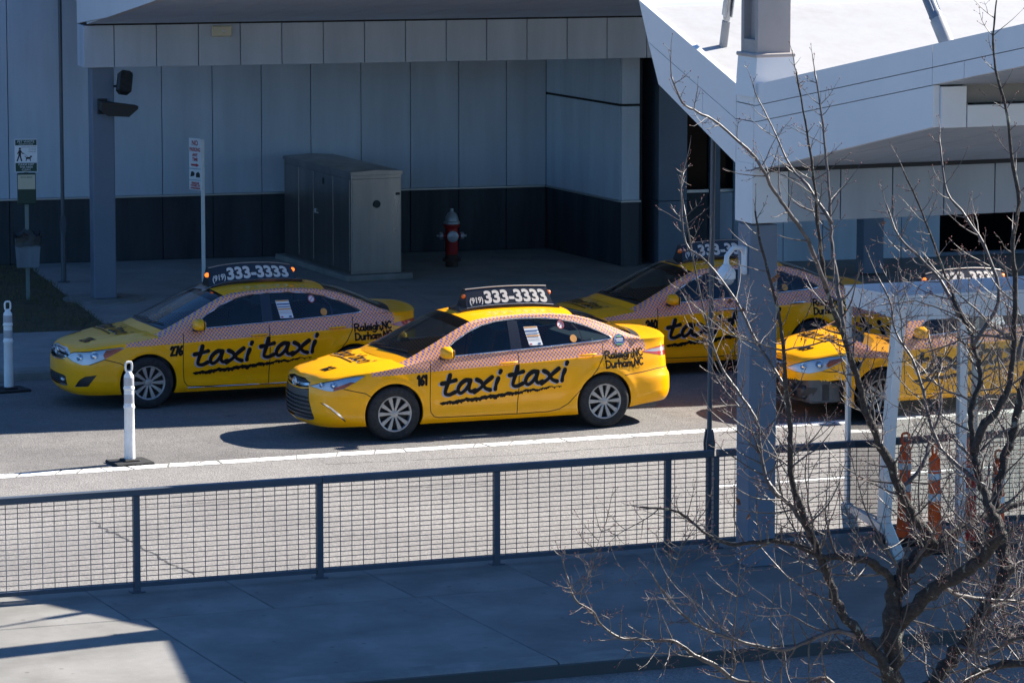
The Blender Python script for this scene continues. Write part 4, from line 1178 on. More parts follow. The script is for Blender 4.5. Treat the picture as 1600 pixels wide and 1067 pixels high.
# ---- materials of the cars
def paint_mat(name, col):
    m = mat(name, col, .34, coat=.42, var=.06, vscale=5, spec=.18)
    m.node_tree.nodes['Principled BSDF'].inputs['Coat Roughness'].default_value = .05
    return m
def checker_mat():
    m = mat('checker_wrap', (.8, .4, .1), .4, coat=.15, spec=.3)
    nt = m.node_tree; b = nt.nodes['Principled BSDF']
    tc = nt.nodes.new('ShaderNodeTexCoord'); sp = nt.nodes.new('ShaderNodeSeparateXYZ'); cb_ = nt.nodes.new('ShaderNodeCombineXYZ')
    nt.links.new(tc.outputs['Object'], sp.inputs[0]); nt.links.new(sp.outputs[0], cb_.inputs[0]); nt.links.new(sp.outputs[2], cb_.inputs[1])
    mp = nt.nodes.new('ShaderNodeMapping'); mp.inputs['Rotation'].default_value = (0, 0, rad(-3)); mp.inputs['Location'].default_value = (.011, .013, .5)
    nt.links.new(cb_.outputs[0], mp.inputs[0])
    s2 = nt.nodes.new('ShaderNodeSeparateXYZ'); nt.links.new(mp.outputs[0], s2.inputs[0])
    def mth(op, a, bb=None):
        n = nt.nodes.new('ShaderNodeMath'); n.operation = op
        for i, v in enumerate((a, bb)):
            if v is None: continue
            if isinstance(v, (int, float)): n.inputs[i].default_value = v
            else: nt.links.new(v, n.inputs[i])
        return n.outputs[0]
    kk = math.pi / .0245
    pr = mth('MULTIPLY', mth('SINE', mth('MULTIPLY', s2.outputs[0], kk)), mth('SINE', mth('MULTIPLY', s2.outputs[1], kk)))
    gt = mth('GREATER_THAN', pr, .16)            # staggered violet lozenges on orange
    ck = nt.nodes.new('ShaderNodeMix'); ck.data_type = 'RGBA'
    ck.inputs[6].default_value = (.92, .40, .10, 1); ck.inputs[7].default_value = (.17, .15, .42, 1)
    nt.links.new(gt, ck.inputs[0]); nt.links.new(ck.outputs[2], b.inputs['Base Color'])
    return m
K = {}
K['paint'] = paint_mat('taxi_yellow', (.99, .42, .0))
K['checker'] = checker_mat()
K['seam'] = mat('panel_gap', (.03, .018, .002), .8)
K['trimblack'] = mat('gloss_black_trim', (.012, .012, .014), .25, coat=.5)
K['plastic'] = mat('black_grille', (.014, .014, .016), .45)
K['greyplastic'] = mat('dark_grey_plastic', (.05, .052, .06), .4)
K['chrome'] = mat('chrome', (.7, .71, .73), .15, 1.0)
K['alloy'] = mat('alloy_silver', (.34, .335, .33), .38, .55)
K['tyre'] = mat('tyre_rubber', (.016, .016, .017), .75, var=.3, vscale=20)
K['disc'] = mat('wheel_inner', (.02, .02, .02), .6)
K['glass'] = glass_mat('window_glass', (.32, .40, .43))
K['screen'] = glass_mat('windscreen_glass', (.46, .64, .65))
K['band'] = glass_mat('screen_band', (.05, .06, .065), .7)
K['lens'] = glass_mat('lamp_lens', (.95, .97, .98))
K['reflector'] = mat('lamp_reflector', (.93, .94, .95), .3, .05)
K['amber'] = mat('amber_lens', (.75, .16, .02), .25, coat=.5)
K['amber_lit'] = mat('amber_lit', (.9, .16, .02), .25, emis=((1.0, .2, .02), .6))
K['red'] = mat('tail_red', (.42, .012, .015), .2, coat=1.0)
K['clear'] = mat('tail_clear', (.42, .36, .38), .2, .3, coat=1.0)
K['ink'] = mat('black_vinyl', (.008, .008, .008), .5, spec=.15)
K['ghost'] = mat('grey_vinyl', (.42, .38, .40), .4)
K['interior'] = mat('interior_dark', (.10, .105, .11), .8)
K['seat'] = mat('seat_fabric', (.26, .26, .255), .85)
K['signface'] = mat('roof_sign_black', (.008, .008, .009), .3, coat=.4)
K['digits'] = mat('sign_digits', (.52, .50, .46), .5)
K['paper'] = mat('paper_sticker', (.68, .68, .66), .6)
K['blue_st'] = mat('blue_sticker', (.02, .08, .22), .5)
K['orange_st'] = mat('orange_sticker', (.6, .26, .05), .5)
K['red_st'] = mat('red_sticker', (.45, .06, .08), .5)
K['green_st'] = mat('green_sticker', (.1, .32, .06), .5)
K['ghostyellow'] = mat('faded_digits', (.84, .5, .07), .32, coat=1.0)

def np_mesh(name, V, F, mats, mi=None, N=None, parent=None):
    V = np.asarray(V); F = np.asarray(F)
    used = np.unique(F); rm = np.full(len(V), -1); rm[used] = np.arange(len(used))
    me = bpy.data.meshes.new(name)
    me.from_pydata([tuple(p) for p in V[used]], [], [tuple(int(i) for i in f) for f in rm[F]])
    for m in (mats if isinstance(mats, (list, tuple)) else [mats]): me.materials.append(m)
    if mi is not None: me.polygons.foreach_set('material_index', np.asarray(mi, np.int32))
    me.polygons.foreach_set('use_smooth', [True] * len(me.polygons))
    me.update()
    if N is not None: me.normals_split_custom_set_from_vertices([tuple(n) for n in np.asarray(N)[used]])
    o = bpy.data.objects.new(name, me); COL.objects.link(o)
    if parent: o.parent = parent
    return o

def both_sides(V, F, N):
    """mirror a +y half into a full set; returns V, F, N of (-y side) and (+y side)"""
    Vm, Nm = V * [1, -1, 1], N * [1, -1, 1]
    return (Vm, F[:, ::-1], Nm), (V, F, N)

SX = s_x
def car_regions(var):
    """named polygons in (s, z)"""
    R = {}
    if var == 'new':
        R['headlight'] = [(.39, .668), (.56, .652), (.70, .632), (.79, .626), (.93, .662), (1.08, .735), (1.215, .812), (1.12, .806), (.95, .786), (.75, .75), (.55, .706)]
        R['signal'] = [(.80, .634), (.93, .668), (1.07, .735), (1.02, .742), (.9, .70), (.80, .668)]
        R['grille_up'] = [(-.05, .735), (.2, .738), (.4, .705), (.375, .672), (.4, .645), (.2, .625), (-.05, .62)]
        R['grille_low'] = [(-.05, .235), (.36, .24), (.5, .262), (.515, .29), (.43, .49), (.405, .635), (.2, .612), (-.05, .607)]
        R['fog'] = [(.62, .485), (.7, .475), (.78, .435), (.88, .36), (.96, .265), (.945, .26), (.85, .345), (.76, .415), (.68, .455)]
        fb = [(-.05, 0), (-.05, .617), (.4, .64), (.56, .648), (.70, .629), (.79, .622), (.93, .658), (1.2, .60), (1.35, .5), (1.35, 0)]
    elif var == 'old':
        R['headlight'] = [(.36, .655), (.5, .615), (.70, .575), (.80, .585), (1.0, .655), (1.27, .79), (1.22, .80), (1.0, .775), (.75, .745), (.5, .725), (.42, .70)]
        R['signal'] = [(1.0, .66), (1.25, .785), (1.2, .79), (1.02, .765), (.98, .71)]
        R['grille_up'] = [(-.05, .76), (.2, .745), (.42, .70), (.36, .65), (.3, .612), (.15, .598), (-.05, .592)]
        R['grille_low'] = [(-.05, .27), (.3, .275), (.4, .29), (.37, .405), (.3, .415), (-.05, .42)]
        R['fog'] = [(.56, .285), (.78, .305), (.90, .455), (.74, .43), (.66, .385)]
        fb = [(-.05, 0), (-.05, .588), (.3, .607), (.36, .648), (.5, .61), (.70, .57), (.80, .58), (1.0, .65), (1.2, .60), (1.35, .5), (1.35, 0)]
    else:
        R['headlight'] = [(.34, .63), (.5, .6), (.72, .585), (.9, .62), (1.1, .70), (1.30, .80), (1.22, .805), (1.0, .79), (.75, .755), (.5, .69)]
        R['signal'] = [(.98, .665), (1.2, .76), (1.16, .775), (1.0, .75), (.95, .70)]
        R['grille_up'] = [(-.05, .72), (.2, .715), (.36, .68), (.3, .6), (.15, .57), (-.05, .565)]
        R['grille_low'] = [(-.05, .25), (.5, .26), (.42, .40), (-.05, .42)]
        R['fog'] = [(.6, .29), (.78, .3), (.84, .40), (.7, .41)]
        fb = [(-.05, 0), (-.05, .56), (.3, .59), (.34, .625), (.5, .595), (.72, .58), (.9, .615), (1.2, .60), (1.35, .5), (1.35, 0)]
    R['front_bumper'] = fb
    e = SMAX + .05
    R['taillight'] = [(SX(4.30), .915), (SX(4.5), .872), (SX(4.62), .845), (SX(4.75), .835), (SMAX - .42, .835), (SMAX - .40, .93), (SX(4.75), .965), (SX(4.62), .962), (SX(4.45), .945)]
    R['tail_clear'] = [(SX(4.33), .917), (SX(4.5), .9), (SX(4.68), .895), (SX(4.76), .897), (SX(4.755), .948), (SX(4.6), .945), (SX(4.45), .935)]
    R['rear_bumper'] = [(SX(4.03), .0), (SX(4.03), .645), (SX(4.3), .665), (SX(4.55), .69), (SX(4.75), .69), (e, .68), (e, 0)]
    zb = lambda x: float(ztop_x(x)) + .02
    R['door_f'] = [(SX(1.46), zb(1.46)), (SX(1.445), .75), (SX(1.44), .5), (SX(1.455), .33), (SX(1.50), .272), (SX(1.56), .258), (SX(2.588), .245), (SX(2.602), .6), (SX(2.615), zb(2.615))]
    R['door_r'] = [(SX(2.615), zb(2.615)), (SX(2.602), .6), (SX(2.588), .245), (SX(3.0), .248), (SX(3.15), .272), (SX(3.27), .335), (SX(3.36), .43), (SX(3.43), .5), (SX(3.54), .61), (SX(3.66), .75), (SX(3.74), .88), (SX(3.77), zb(3.77))]
    return R

DLO = [(1.60, .985), (1.72, .993), (2.2, 1.012), (2.7, 1.033), (3.2, 1.056), (3.6, 1.076), (3.86, 1.092), (3.90, 1.105), (3.86, 1.135), (3.75, 1.19), (3.6, 1.256), (3.42, 1.316), (3.2, 1.362), (2.95, 1.384), (2.65, 1.388), (2.4, 1.372), (2.2, 1.336), (2.0, 1.264), (1.8, 1.158), (1.66, 1.062)]
WIN_F = [(1.66, .998), (1.8, 1.005), (2.2, 1.022), (2.53, 1.036), (2.545, 1.37), (2.4, 1.358), (2.2, 1.322), (2.0, 1.25), (1.8, 1.144), (1.69, 1.06)]
WIN_R = [(2.675, 1.042), (3.2, 1.066), (3.485, 1.08), (3.47, 1.20), (3.37, 1.312), (3.2, 1.346), (2.95, 1.369), (2.68, 1.374)]
WIN_Q = [(3.505, 1.082), (3.82, 1.100), (3.855, 1.11), (3.72, 1.182), (3.58, 1.24), (3.41, 1.296), (3.49, 1.2)]

def stripe_z(x): return .772 + .0365 * x + .0 * x

_cache = {}
def body_parts(var):
    """numeric half-body split into named pieces; cached per front-end style"""
    if var in _cache: return _cache[var]
    R = car_regions(var)
    grid = []
    for s in np.arange(0, SMAX + .001, .032):
        x = float(x_s(s)); z0, z1 = float(zbot_x(x)), float(ztop_x(x))
        for z in np.linspace(z0, z1, 27): grid.append((float(s), float(z)))
    ss = np.arange(0, SMAX, .03)
    bot = [(float(s), float(zbot_x(x_s(s)))) for s in ss] + [(SMAX, float(zbot_x(4.85)))]
    top = [(float(s), float(ztop_x(x_s(s)))) for s in ss] + [(SMAX, float(ztop_x(4.85)))]
    outline = bot + top[::-1]
    polys = [outline]
    for k, p in R.items(): polys.append(densify(p, .035))
    arches = []
    for (wx, wz) in WH:
        c = SX(wx); a = [(c + RARCH * math.cos(t), wz + RARCH * math.sin(t)) for t in np.linspace(0, 2 * math.pi, 73)[:-1]]
        polys.append(a); arches.append(a)
    seam_w = .0055
    lines = []; seam_lines = []
    for k in ('door_f', 'door_r'):
        L = densify(R[k] + [R[k][0]], .03, False); seam_lines.append(L)
    seam_lines.append(densify(R['front_bumper'][6:], .03, False)); seam_lines.append(densify(R['rear_bumper'][1:-1], .03, False))
    for L in seam_lines:
        a, b = offset_line(L, seam_w); lines += [a, b]
    st = [(SX(x), float(stripe_z(x))) for x in np.arange(.70, 4.36, .05)]
    lines.append(st)
    # hood-side edge of the stripe in front of the screen is the hood gap itself
    V2, F = cdt(grid, polys, lines)
    C = V2[F].mean(axis=1)
    keep = in_poly(C, outline)
    for a in arches: keep &= ~in_poly(C, a)
    F, C = F[keep], C[keep]
    lab = np.full(len(F), 'body', object)
    for k in ('front_bumper', 'rear_bumper', 'door_f', 'door_r'):
        lab[in_poly(C, R[k])] = k
    for k in ('headlight', 'taillight', 'grille_up', 'grille_low', 'fog'):
        lab[in_poly(C, R[k])] = k
    mi = np.zeros(len(F), int)
    xC = x_s(C[:, 0])
    zst = stripe_z(xC)
    st_mask = (C[:, 1] > zst) & (xC > .70) & (xC < 4.36)
    # ahead of the door the stripe keeps to a band under the hood gap
    body_like = np.isin(lab, ('body', 'door_f', 'door_r'))
    mi[st_mask & body_like] = 1
    for L in seam_lines:
        m = dist_line(C, L) < seam_w * .98
        mi[m & np.isin(lab, ('body', 'door_f', 'door_r', 'front_bumper', 'rear_bumper'))] = 2
    sig = in_poly(C, R['signal']) & (lab == 'headlight')
    clr = in_poly(C, R['tail_clear']) & (lab == 'taillight')
    V3 = skin(V2[:, 0], V2[:, 1]); N3 = skin_n(V2[:, 0], V2[:, 1]) * NSGN
    # winding outward
    fn = np.cross(V3[F[:, 1]] - V3[F[:, 0]], V3[F[:, 2]] - V3[F[:, 0]])
    flip = (fn * N3[F].mean(axis=1)).sum(1) < 0
    F[flip] = F[flip][:, ::-1]
    _cache[var] = dict(V2=V2, V=V3, N=N3, F=F, lab=lab, mi=mi, sig=sig, clr=clr, R=R)
    return _cache[var]

def house_parts():
    if 'house' in _cache: return _cache['house']
    xs = np.arange(1.125, 4.276, .03)
    grid = []
    for x in xs:
        zb, zr = float(belt_z(x)), float(rail_z(x))
        if zr - zb < .012: continue
        for z in np.linspace(zb, zr, 14): grid.append((float(x), float(z)))
    outl = [(float(x), float(belt_z(x))) for x in xs] + [(float(x), float(max(rail_z(x), belt_z(x) + .001))) for x in xs[::-1]]
    sm = lambda p: [tuple(q) for q in p]
    polys = [outl] + [densify(p, .03) for p in (DLO, WIN_F, WIN_R, WIN_Q)]
    L = [(2.612, .98), (2.612, 1.40)]
    V2, F = cdt(grid, polys, [])
    C = V2[F].mean(axis=1); keep = in_poly(C, outl); F, C = F[keep], C[keep]
    lab = np.full(len(F), 'frame', object)
    lab[in_poly(C, DLO)] = 'pillar'
    lab[in_poly(C, WIN_F)] = 'win_f'; lab[in_poly(C, WIN_R)] = 'win_r'; lab[in_poly(C, WIN_Q)] = 'win_q'
    V3 = house_side(V2[:, 0], V2[:, 1]); e = .004
    a = house_side(V2[:, 0] + e, V2[:, 1]) - house_side(V2[:, 0] - e, V2[:, 1]); b = house_side(V2[:, 0], V2[:, 1] + e) - house_side(V2[:, 0], V2[:, 1] - e)
    N = np.cross(b, a); N /= np.maximum(np.linalg.norm(N, axis=1, keepdims=True), 1e-9)
    N[N[:, 1] < 0] *= -1
    fn = np.cross(V3[F[:, 1]] - V3[F[:, 0]], V3[F[:, 2]] - V3[F[:, 0]])
    flip = (fn * N[F].mean(axis=1)).sum(1) < 0
    F[flip] = F[flip][:, ::-1]
    _cache['house'] = dict(V=V3, N=N, F=F, lab=lab)
    return _cache['house']

def grid_surf(fn, us, vs):
    U, W = np.meshgrid(us, vs, indexing='ij'); P = fn(U.ravel(), W.ravel())
    e = 1e-3
    Wc = np.clip(W.ravel(), -.998, .998)
    a = fn(U.ravel() + e, Wc) - fn(U.ravel() - e, Wc); b = fn(U.ravel(), Wc + e) - fn(U.ravel(), Wc - e)
    N = np.cross(a, b); ln = np.linalg.norm(N, axis=1, keepdims=True); N = N / np.maximum(ln, 1e-9)
    N[N[:, 2] < 0] *= -1
    n = len(vs); F = []; cen = []
    for i in range(len(us) - 1):
        for j in range(n - 1):
            F.append((i * n + j, (i + 1) * n + j, (i + 1) * n + j + 1, i * n + j + 1)); cen.append(((us[i] + us[i + 1]) / 2, (vs[j] + vs[j + 1]) / 2))
    return P, N, np.array(F), np.array(cen)

def swept_bar(sa, sb, zf, hh, proud, back, n=24):
    """bar following the skin between s=sa and s=sb (negative = other side)"""
    mb = MB(); S = np.linspace(sa, sb, n); Z = np.array([zf(abs(s)) for s in S])
    A = skin(S, Z + hh, -proud); B_ = skin(S, Z - hh, -proud); C_ = skin(S, Z - hh, back); D = skin(S, Z + hh, back)
    vs = []
    for i in range(n): vs += [A[i], B_[i], C_[i], D[i]]
    fs = []
    for i in range(n - 1):
        for k in range(4): fs.append((4 * i + k, 4 * i + (k + 1) % 4, 4 * i + 4 + (k + 1) % 4, 4 * i + 4 + k))
    fs += [(0, 1, 2, 3), (4 * n - 1, 4 * n - 2, 4 * n - 3, 4 * n - 4)]
    mb.add(vs, fs)
    return mb

_wheel = {}
def make_wheel(kind):
    tm = MB()
    tm.lathe([(.205, -.10), (.225, -.11), (.30, -.108), (.322, -.098), (.333, -.075), (.335, 0), (.333, .075), (.322, .098), (.30, .108), (.225, .11), (.212, .10)], 48)
    rm = MB()
    rm.lathe([(.0, .02), (.2, .02), (.212, .03)], 36, mat=1)
    rm.lathe([(.196, .085), (.200, .098), (.208, .104), (.219, .104), (.222, .098), (.214, .085), (.205, .03)], 48)
    rm.lathe([(.0, .088), (.03, .088), (.048, .082), (.055, .06), (.06, .03)], 24)
    n = {'new': 10, 'old': 20, 'alt': 5}[kind]
    for k in range(n):
        if kind == 'new': an = 2 * math.pi * (k // 2) / 5 + (.29 if k % 2 else -.29) + .31; w0, w1 = .010, .026
        elif kind == 'old': an = 2 * math.pi * (k // 2) / 10 + (.07 if k % 2 else -.07); w0, w1 = .008, .0125
        else: an = 2 * math.pi * k / 5 + .2; w0, w1 = .028, .045
        T = Matrix.Rotation(an, 4, 'Z')
        vs = [(.04, -w0, .084), (.04, w0, .084), (.205, w1, .096), (.205, -w1, .096), (.04, -w0, .05), (.04, w0, .05), (.205, w1, .06), (.205, -w1, .06), (.12, 0, .094)]
        rm.add(vs, [(0, 3, 8), (3, 2, 8), (2, 1, 8), (1, 0, 8), (0, 4, 7, 3), (1, 2, 6, 5), (0, 1, 5, 4)], 0, T)
    for k in range(5):
        an = 2 * math.pi * k / 5 + .31
        rm.lathe([(.0, .075), (.010, .074), (.012, .03)], 8, mat=0, T=Matrix.Translation((.058 * math.cos(an), .058 * math.sin(an), 0)))
    return tm, rm

def make_car(name, loc, yaw, label, var, number, hood_sign=True, lit=False, side_text=True, ghost=True, no_lip=False, sign_dx=0.0):
    car = empty(name, loc, yaw, label, 'taxi', 'yellow checker-striped taxis')
    D = body_parts(var); R = D['R']
    (Vl, Fl, Nl), (Vr, Fr, Nr) = both_sides(D['V'], D['F'], D['N'])
    lab, mi = D['lab'], D['mi']
    PM = [K['paint'], K['checker'], K['seam']]
    def piece(nm, sel, mats, midx=None, parent=car, sides='lr', inset=0.0, both=True):
        Vs, Fs, Ns, Ms, k = [], [], [], [], 0
        for sd, (V, F, N) in (('l', (Vl, Fl, Nl)), ('r', (Vr, Fr, Nr))):
            if sd not in sides: continue
            Vs.append(V - N * inset); Fs.append(F[sel] + k); Ns.append(N); k += len(V)
            if midx is not None: Ms.append(midx[sel])
        return np_mesh(nm, np.vstack(Vs), np.vstack(Fs), mats, np.concatenate(Ms) if midx is not None else None, np.vstack(Ns), parent)
    body = piece('body', lab == 'body', PM, mi)
    if not no_lip:
        piece('front_bumper', lab == 'front_bumper', PM, mi)
    else:
        sel = (lab == 'front_bumper') & (D['V2'][D['F']].mean(axis=1)[:, 1] > .50)
        piece('front_bumper', sel, PM, mi)
    piece('rear_bumper', lab == 'rear_bumper', PM, mi)
    doors = {}
    H = house_parts(); (Hl, HFl, HNl), (Hr, HFr, HNr) = both_sides(H['V'], H['F'], H['N'])
    for sd in 'lr':
        for k in ('door_f', 'door_r'):
            doors[sd + k] = piece('door', lab == k, PM, mi, sides=sd)
            sg = -1 if sd == 'l' else 1
            hx, hz = (2.47, .885) if k == 'door_f' else (3.54, .925)
            # handle with a scooped cup
            mb = MB(); pts, rs = [], []
            for t in np.linspace(-1, 1, 11):
                p = skin(np.array([SX(hx + t * .115)]), np.array([hz + .004 * t]), -.012 - .026 * (1 - t ** 4))[0]
                pts.append((p[0], sg * p[1], p[2])); rs.append(.014 * (1 - .35 * abs(t) ** 3))
            mb.tube(pts, rs, 8)
            mb.build('handle', K['chrome'] if var == 'alt' else K['paint'], doors[sd + k], ang=60)
        V, F, N = (Hl, HFl, HNl) if sd == 'l' else (Hr, HFr, HNr)
        l2 = H['lab']
        for k, nm, dk in (('win_f', 'side_window', 'door_f'), ('win_r', 'side_window', 'door_r')):
            np_mesh(nm, V - N * .004, F[l2 == k], K['glass'], None, N, doors[sd + dk])
        np_mesh('quarter_window', V - N * .004, F[l2 == 'win_q'], K['glass'], None, N, body)
        np_mesh('window_pillar', V, F[l2 == 'pillar'], K['trimblack'], None, N, body)
        np_mesh('door_frame', V, F[l2 == 'frame'], K['checker'], None, N, body)
        sg = -1 if sd == 'l' else 1
        # bright moulding round the windows
        L = np.array(densify(DLO, .06)); Q = house_side(L[:, 0], L[:, 1], .002); Q[:, 1] *= sg
        mb = MB(); mb.tube([tuple(q) for q in Q], .0085, 6, closed=True); mb.build('window_moulding', K['chrome'], body, ang=60)
        # wheel arch flanges
        for (wx, wz) in WH:
            mb = MB(); vs = []; n = 0
            for t in np.linspace(math.radians(-28), math.radians(208), 44):
                z = wz + RARCH * math.sin(t)
                if z < float(zbot_x(wx)) - .002: continue
                s = np.array([SX(wx) + RARCH * math.cos(t)]); q = skin(s, np.array([z]))[0]
                vs += [(q[0], sg * q[1], q[2]), (q[0], sg * (q[1] - .03), q[2]), (q[0], sg * (q[1] - .24), q[2])]; n += 1
            mb.add(vs, [(3 * i, 3 * i + 1, 3 * i + 4, 3 * i + 3) for i in range(n - 1)], 0); mb.add(vs, [(3 * i + 1, 3 * i + 2, 3 * i + 5, 3 * i + 4) for i in range(n - 1)], 1)
            mb.build('wheel_arch', [K['paint'], K['plastic']], car, ang=60)
        # sill strip bright on the older car
        if var == 'old':
            mb = MB(); pts = []
            for x in np.linspace(1.5, 3.25, 24):
                q = skin(np.array([SX(x)]), np.array([.243]), -.004)[0]; pts.append((q[0], sg * q[1], q[2]))
            mb.tube(pts, .009, 6); mb.build('sill_moulding', K['chrome'], car, ang=60)
        # door mirror
        T = Matrix.Translation((1.66, -.985, 1.045) if sg < 0 else (1.76, .955, 1.005)) @ Matrix.Rotation(sg * rad(8), 4, 'Z')
        mb = MB(); vs, fs = [], []
        nu, nv = 16, 12
        for i in range(nv + 1):
            ph = math.pi * i / nv
            for j in range(nu):
                th = 2 * math.pi * j / nu
                f = lambda a, p: math.copysign(abs(a) ** p, a)
                x = f(math.sin(ph), .7) * f(math.cos(th), .6) * .075; z = f(math.sin(ph), .55) * f(math.sin(th), .6) * .082; y = f(math.cos(ph), .75) * .118
                x = x * (.5 if x > 0 else 1.35) * (1 - .22 * y / .118 * sg); z = z * (1 + (-.2) * y / .118 * sg) if z > 0 else z * .72 * (1 - .1 * y / .118 * sg)
                vs.append((x, y, z))
        for i in range(nv):
            for j in range(nu): fs.append((i * nu + j, i * nu + (j + 1) % nu, (i + 1) * nu + (j + 1) % nu, (i + 1) * nu + j))
        mb.add(vs, fs, 0, T); mir = mb.build('door_mirror', K['paint'], car, ang=80)
        mb = MB(); mb.box(.038, .046, -.1, .1, -.058, .058, b=.003, T=T); mb.build('mirror_glass', K['chrome'], mir)
        xo_ = 0 if sg < 0 else .1
        mb = MB(); mb.prism([(1.58 + xo_, .965), (1.73 + xo_, .975), (1.70 + xo_, 1.02), (1.62 + xo_, 1.02)], sg * .80, sg * .93, axis='y'); mb.build('mirror_foot', K['plastic'], mir)
        # lamps
        V, F, N = (Vl, Fl, Nl) if sd == 'l' else (Vr, Fr, Nr)
        hs = lab == 'headlight'
        hl = np_mesh('headlight', V + N * .001, F[hs], K['lens'], None, N, car)
        np_mesh('reflector', V - N * .014, F[hs & ~D['sig']], K['reflector'], None, N, hl)
        np_mesh('turn_signal', V - N * .006, F[hs & D['sig']], K['amber'], None, N, hl)
        cs = np.array([.86 if var != 'new' else .82]); cz = np.array([.67])
        for (a, zz, r_) in (((.80, .69, .042), (.62, .69, .032)) if var == 'new' else ((.86, .69, .052), (.64, .66, .045))):
            p = skin(np.array([a]), np.array([zz]), .022)[0]; nn = skin_n(np.array([a]), np.array([zz]))[0] * NSGN
            p[1] *= sg; nn[1] *= sg
            Tm = Matrix.Translation(Vector(p)) @ Vector(nn).to_track_quat('Z', 'Y').to_matrix().to_4x4()
            mb = MB(); mb.lathe([(r_ * 1.05, .012), (r_, .022), (r_ * .85, .008), (r_ * .5, .02), (0, .03)], 16, T=Tm); mb.build('lamp', K['chrome'], hl, ang=60)
        ts = lab == 'taillight'
        np_mesh('taillight', V + N * .003, F[ts], [K['red'], K['clear']], (D['clr'][ts] & (var == 'new')).astype(int), N, car)
        fg = np_mesh('fog_recess', V - N * .012, F[lab == 'fog'], K['plastic'] if var != 'new' else K['chrome'], None, N, car)
    # front end
    gu = piece('upper_grille', lab == 'grille_up', K['plastic'], inset=.03)
    gl = piece('lower_grille', lab == 'grille_low', K['plastic'], inset=.03)
    if var == 'new':
        zg = pchip([0, .2, .4], [.672, .672, .684])
        swept_bar(-.385, .385, zg, .014, .006, .03).build('grille_bar', K['chrome'], gu, ang=60)
        swept_bar(-.395, .395, pchip([0, .2, .4], [.565, .57, .575]), .042, -.006, .04).build('grille_shroud', K['greyplastic'], gl, ang=60)
        for z, w in ((.49, .42), (.44, .44), (.39, .46), (.34, .485), (.29, .5)):
            swept_bar(-w, w, lambda s, z=z: z + .012 * s, .012, -.004, .04).build('grille_slat', K['greyplastic'], gl, ang=60)
        ez = .675
    elif var == 'old':
        for z, w, hh in ((.72, .38, .013), (.672, .355, .011)):
            swept_bar(-w, w, lambda s, z=z: z - .04 * s, hh, .006, .03).build('grille_bar', K['chrome'], gu, ang=60)
        swept_bar(-.42, .42, pchip([0, .2, .42], [.757, .748, .70]), .012, .008, .02).build('grille_frame', K['chrome'], gu, ang=60)
        swept_bar(-.33, .33, pchip([0, .15, .33], [.600, .606, .628]), .009, .006, .02).build('grille_frame', K['chrome'], gu, ang=60)
        for z in (.3, .33, .36, .39):
            swept_bar(-.36, .36, lambda s, z=z: z, .006, -.008, .035).build('grille_slat', K['greyplastic'], gl, ang=60)
        mb = MB(); p = skin(np.array([.26]), np.array([.355]), -.0)[0]; mb.box(p[0] - .01, p[0] + .02, -p[1] - .05, -p[1] + .05, .34, .37, b=.006); mb.build('plate_holder', K['reflector'], gl)
        ez = .70
    else:
        for z, hh in ((.68, .012), (.61, .01)):
            swept_bar(-.32, .32, lambda s, z=z: z, hh, .004, .03).build('grille_bar', K['chrome'], gu, ang=60)
        ez = .65
    # emblem: three linked ovals on the sedans that carry it
    ex = float(skin(np.array([0.0]), np.array([ez]), -.012)[0][0])
    mb = MB()
    def oval(cz, ry, rz, r_):
        mb.tube([(ex - .004, ry * math.cos(a), cz + rz * math.sin(a)) for a in np.linspace(0, 2 * math.pi, 29)[:-1]], r_, 6, closed=True)
    oval(ez, .072, .05, .007)
    if var != 'alt': oval(ez, .026, .046, .006); oval(ez + .02, .052, .024, .006)
    mb.build('emblem', K['chrome'], gu, ang=70)
    if no_lip:
        mb = MB(); mb.box(.14, .3, -.62, .62, .24, .42, b=.04); mb.box(.1, .2, -.5, .5, .43, .5, b=.03); mb.build('crash_bar', K['greyplastic'], car)
        mb = MB(); mb.box(.12, .16, -.36, -.28, .3, .46, b=.01); mb.box(.2, .5, -.7, .7, .2, .6, b=.03); mb.build('radiator', K['interior'], car)
    # hood, roof, screens, boot
    us = np.concatenate([np.linspace(.0, .7, 26), np.linspace(.74, S_HOOD, 26)])
    us[0] = .004
    vs = np.linspace(-1, 1, 41)
    P, N, F, c = grid_surf(hood, us, vs)
    hm = np.zeros(len(F), int); hm[(np.abs(c[:, 1]) > .985) & (c[:, 0] > .5)] = 1
    bon = np_mesh('bonnet', P, F, [K['paint'], K['seam']], hm, N, car)
    xs = np.concatenate([np.linspace(1.121, 1.28, 6), np.linspace(1.305, 2.1, 26), np.linspace(2.13, 3.42, 30), np.linspace(3.45, 4.18, 20), np.linspace(4.21, 4.279, 4)])
    vs = np.concatenate([[-1, -.965, -.93], np.linspace(-.89, .89, 27), [.93, .965, 1]])
    P, N, F, c = grid_surf(house_top, xs, vs)
    ac = np.abs(c[:, 1])
    ws = (c[:, 0] < 2.1) & (ac < .9); rg = (c[:, 0] > 3.45) & (ac < .9)
    wsc = np_mesh('windscreen', P - N * .003, F[ws & (c[:, 0] > 1.29) & (c[:, 0] < 1.95)], K['screen'], None, N, car)
    np_mesh('sun_band', P - N * .003, F[ws & (c[:, 0] >= 1.95)], K['band'], None, N, wsc)
    np_mesh('rear_screen', P - N * .003, F[rg & (c[:, 0] < 4.18)], K['glass'], None, N, car)
    np_mesh('cowl', P, F[ws & (c[:, 0] <= 1.29) & (c[:, 0] > 1.248)], K['plastic'], None, N, car)
    np_mesh('bonnet_rear', P, F[ws & (c[:, 0] <= 1.248)], K['paint'], None, N, bon)
    np_mesh('rear_cowl', P, F[rg & (c[:, 0] >= 4.18)], K['plastic'], None, N, car)
    rest = ~(ws | rg)
    rm = np.zeros(len(F), int); rm[(ac > .9)] = 1
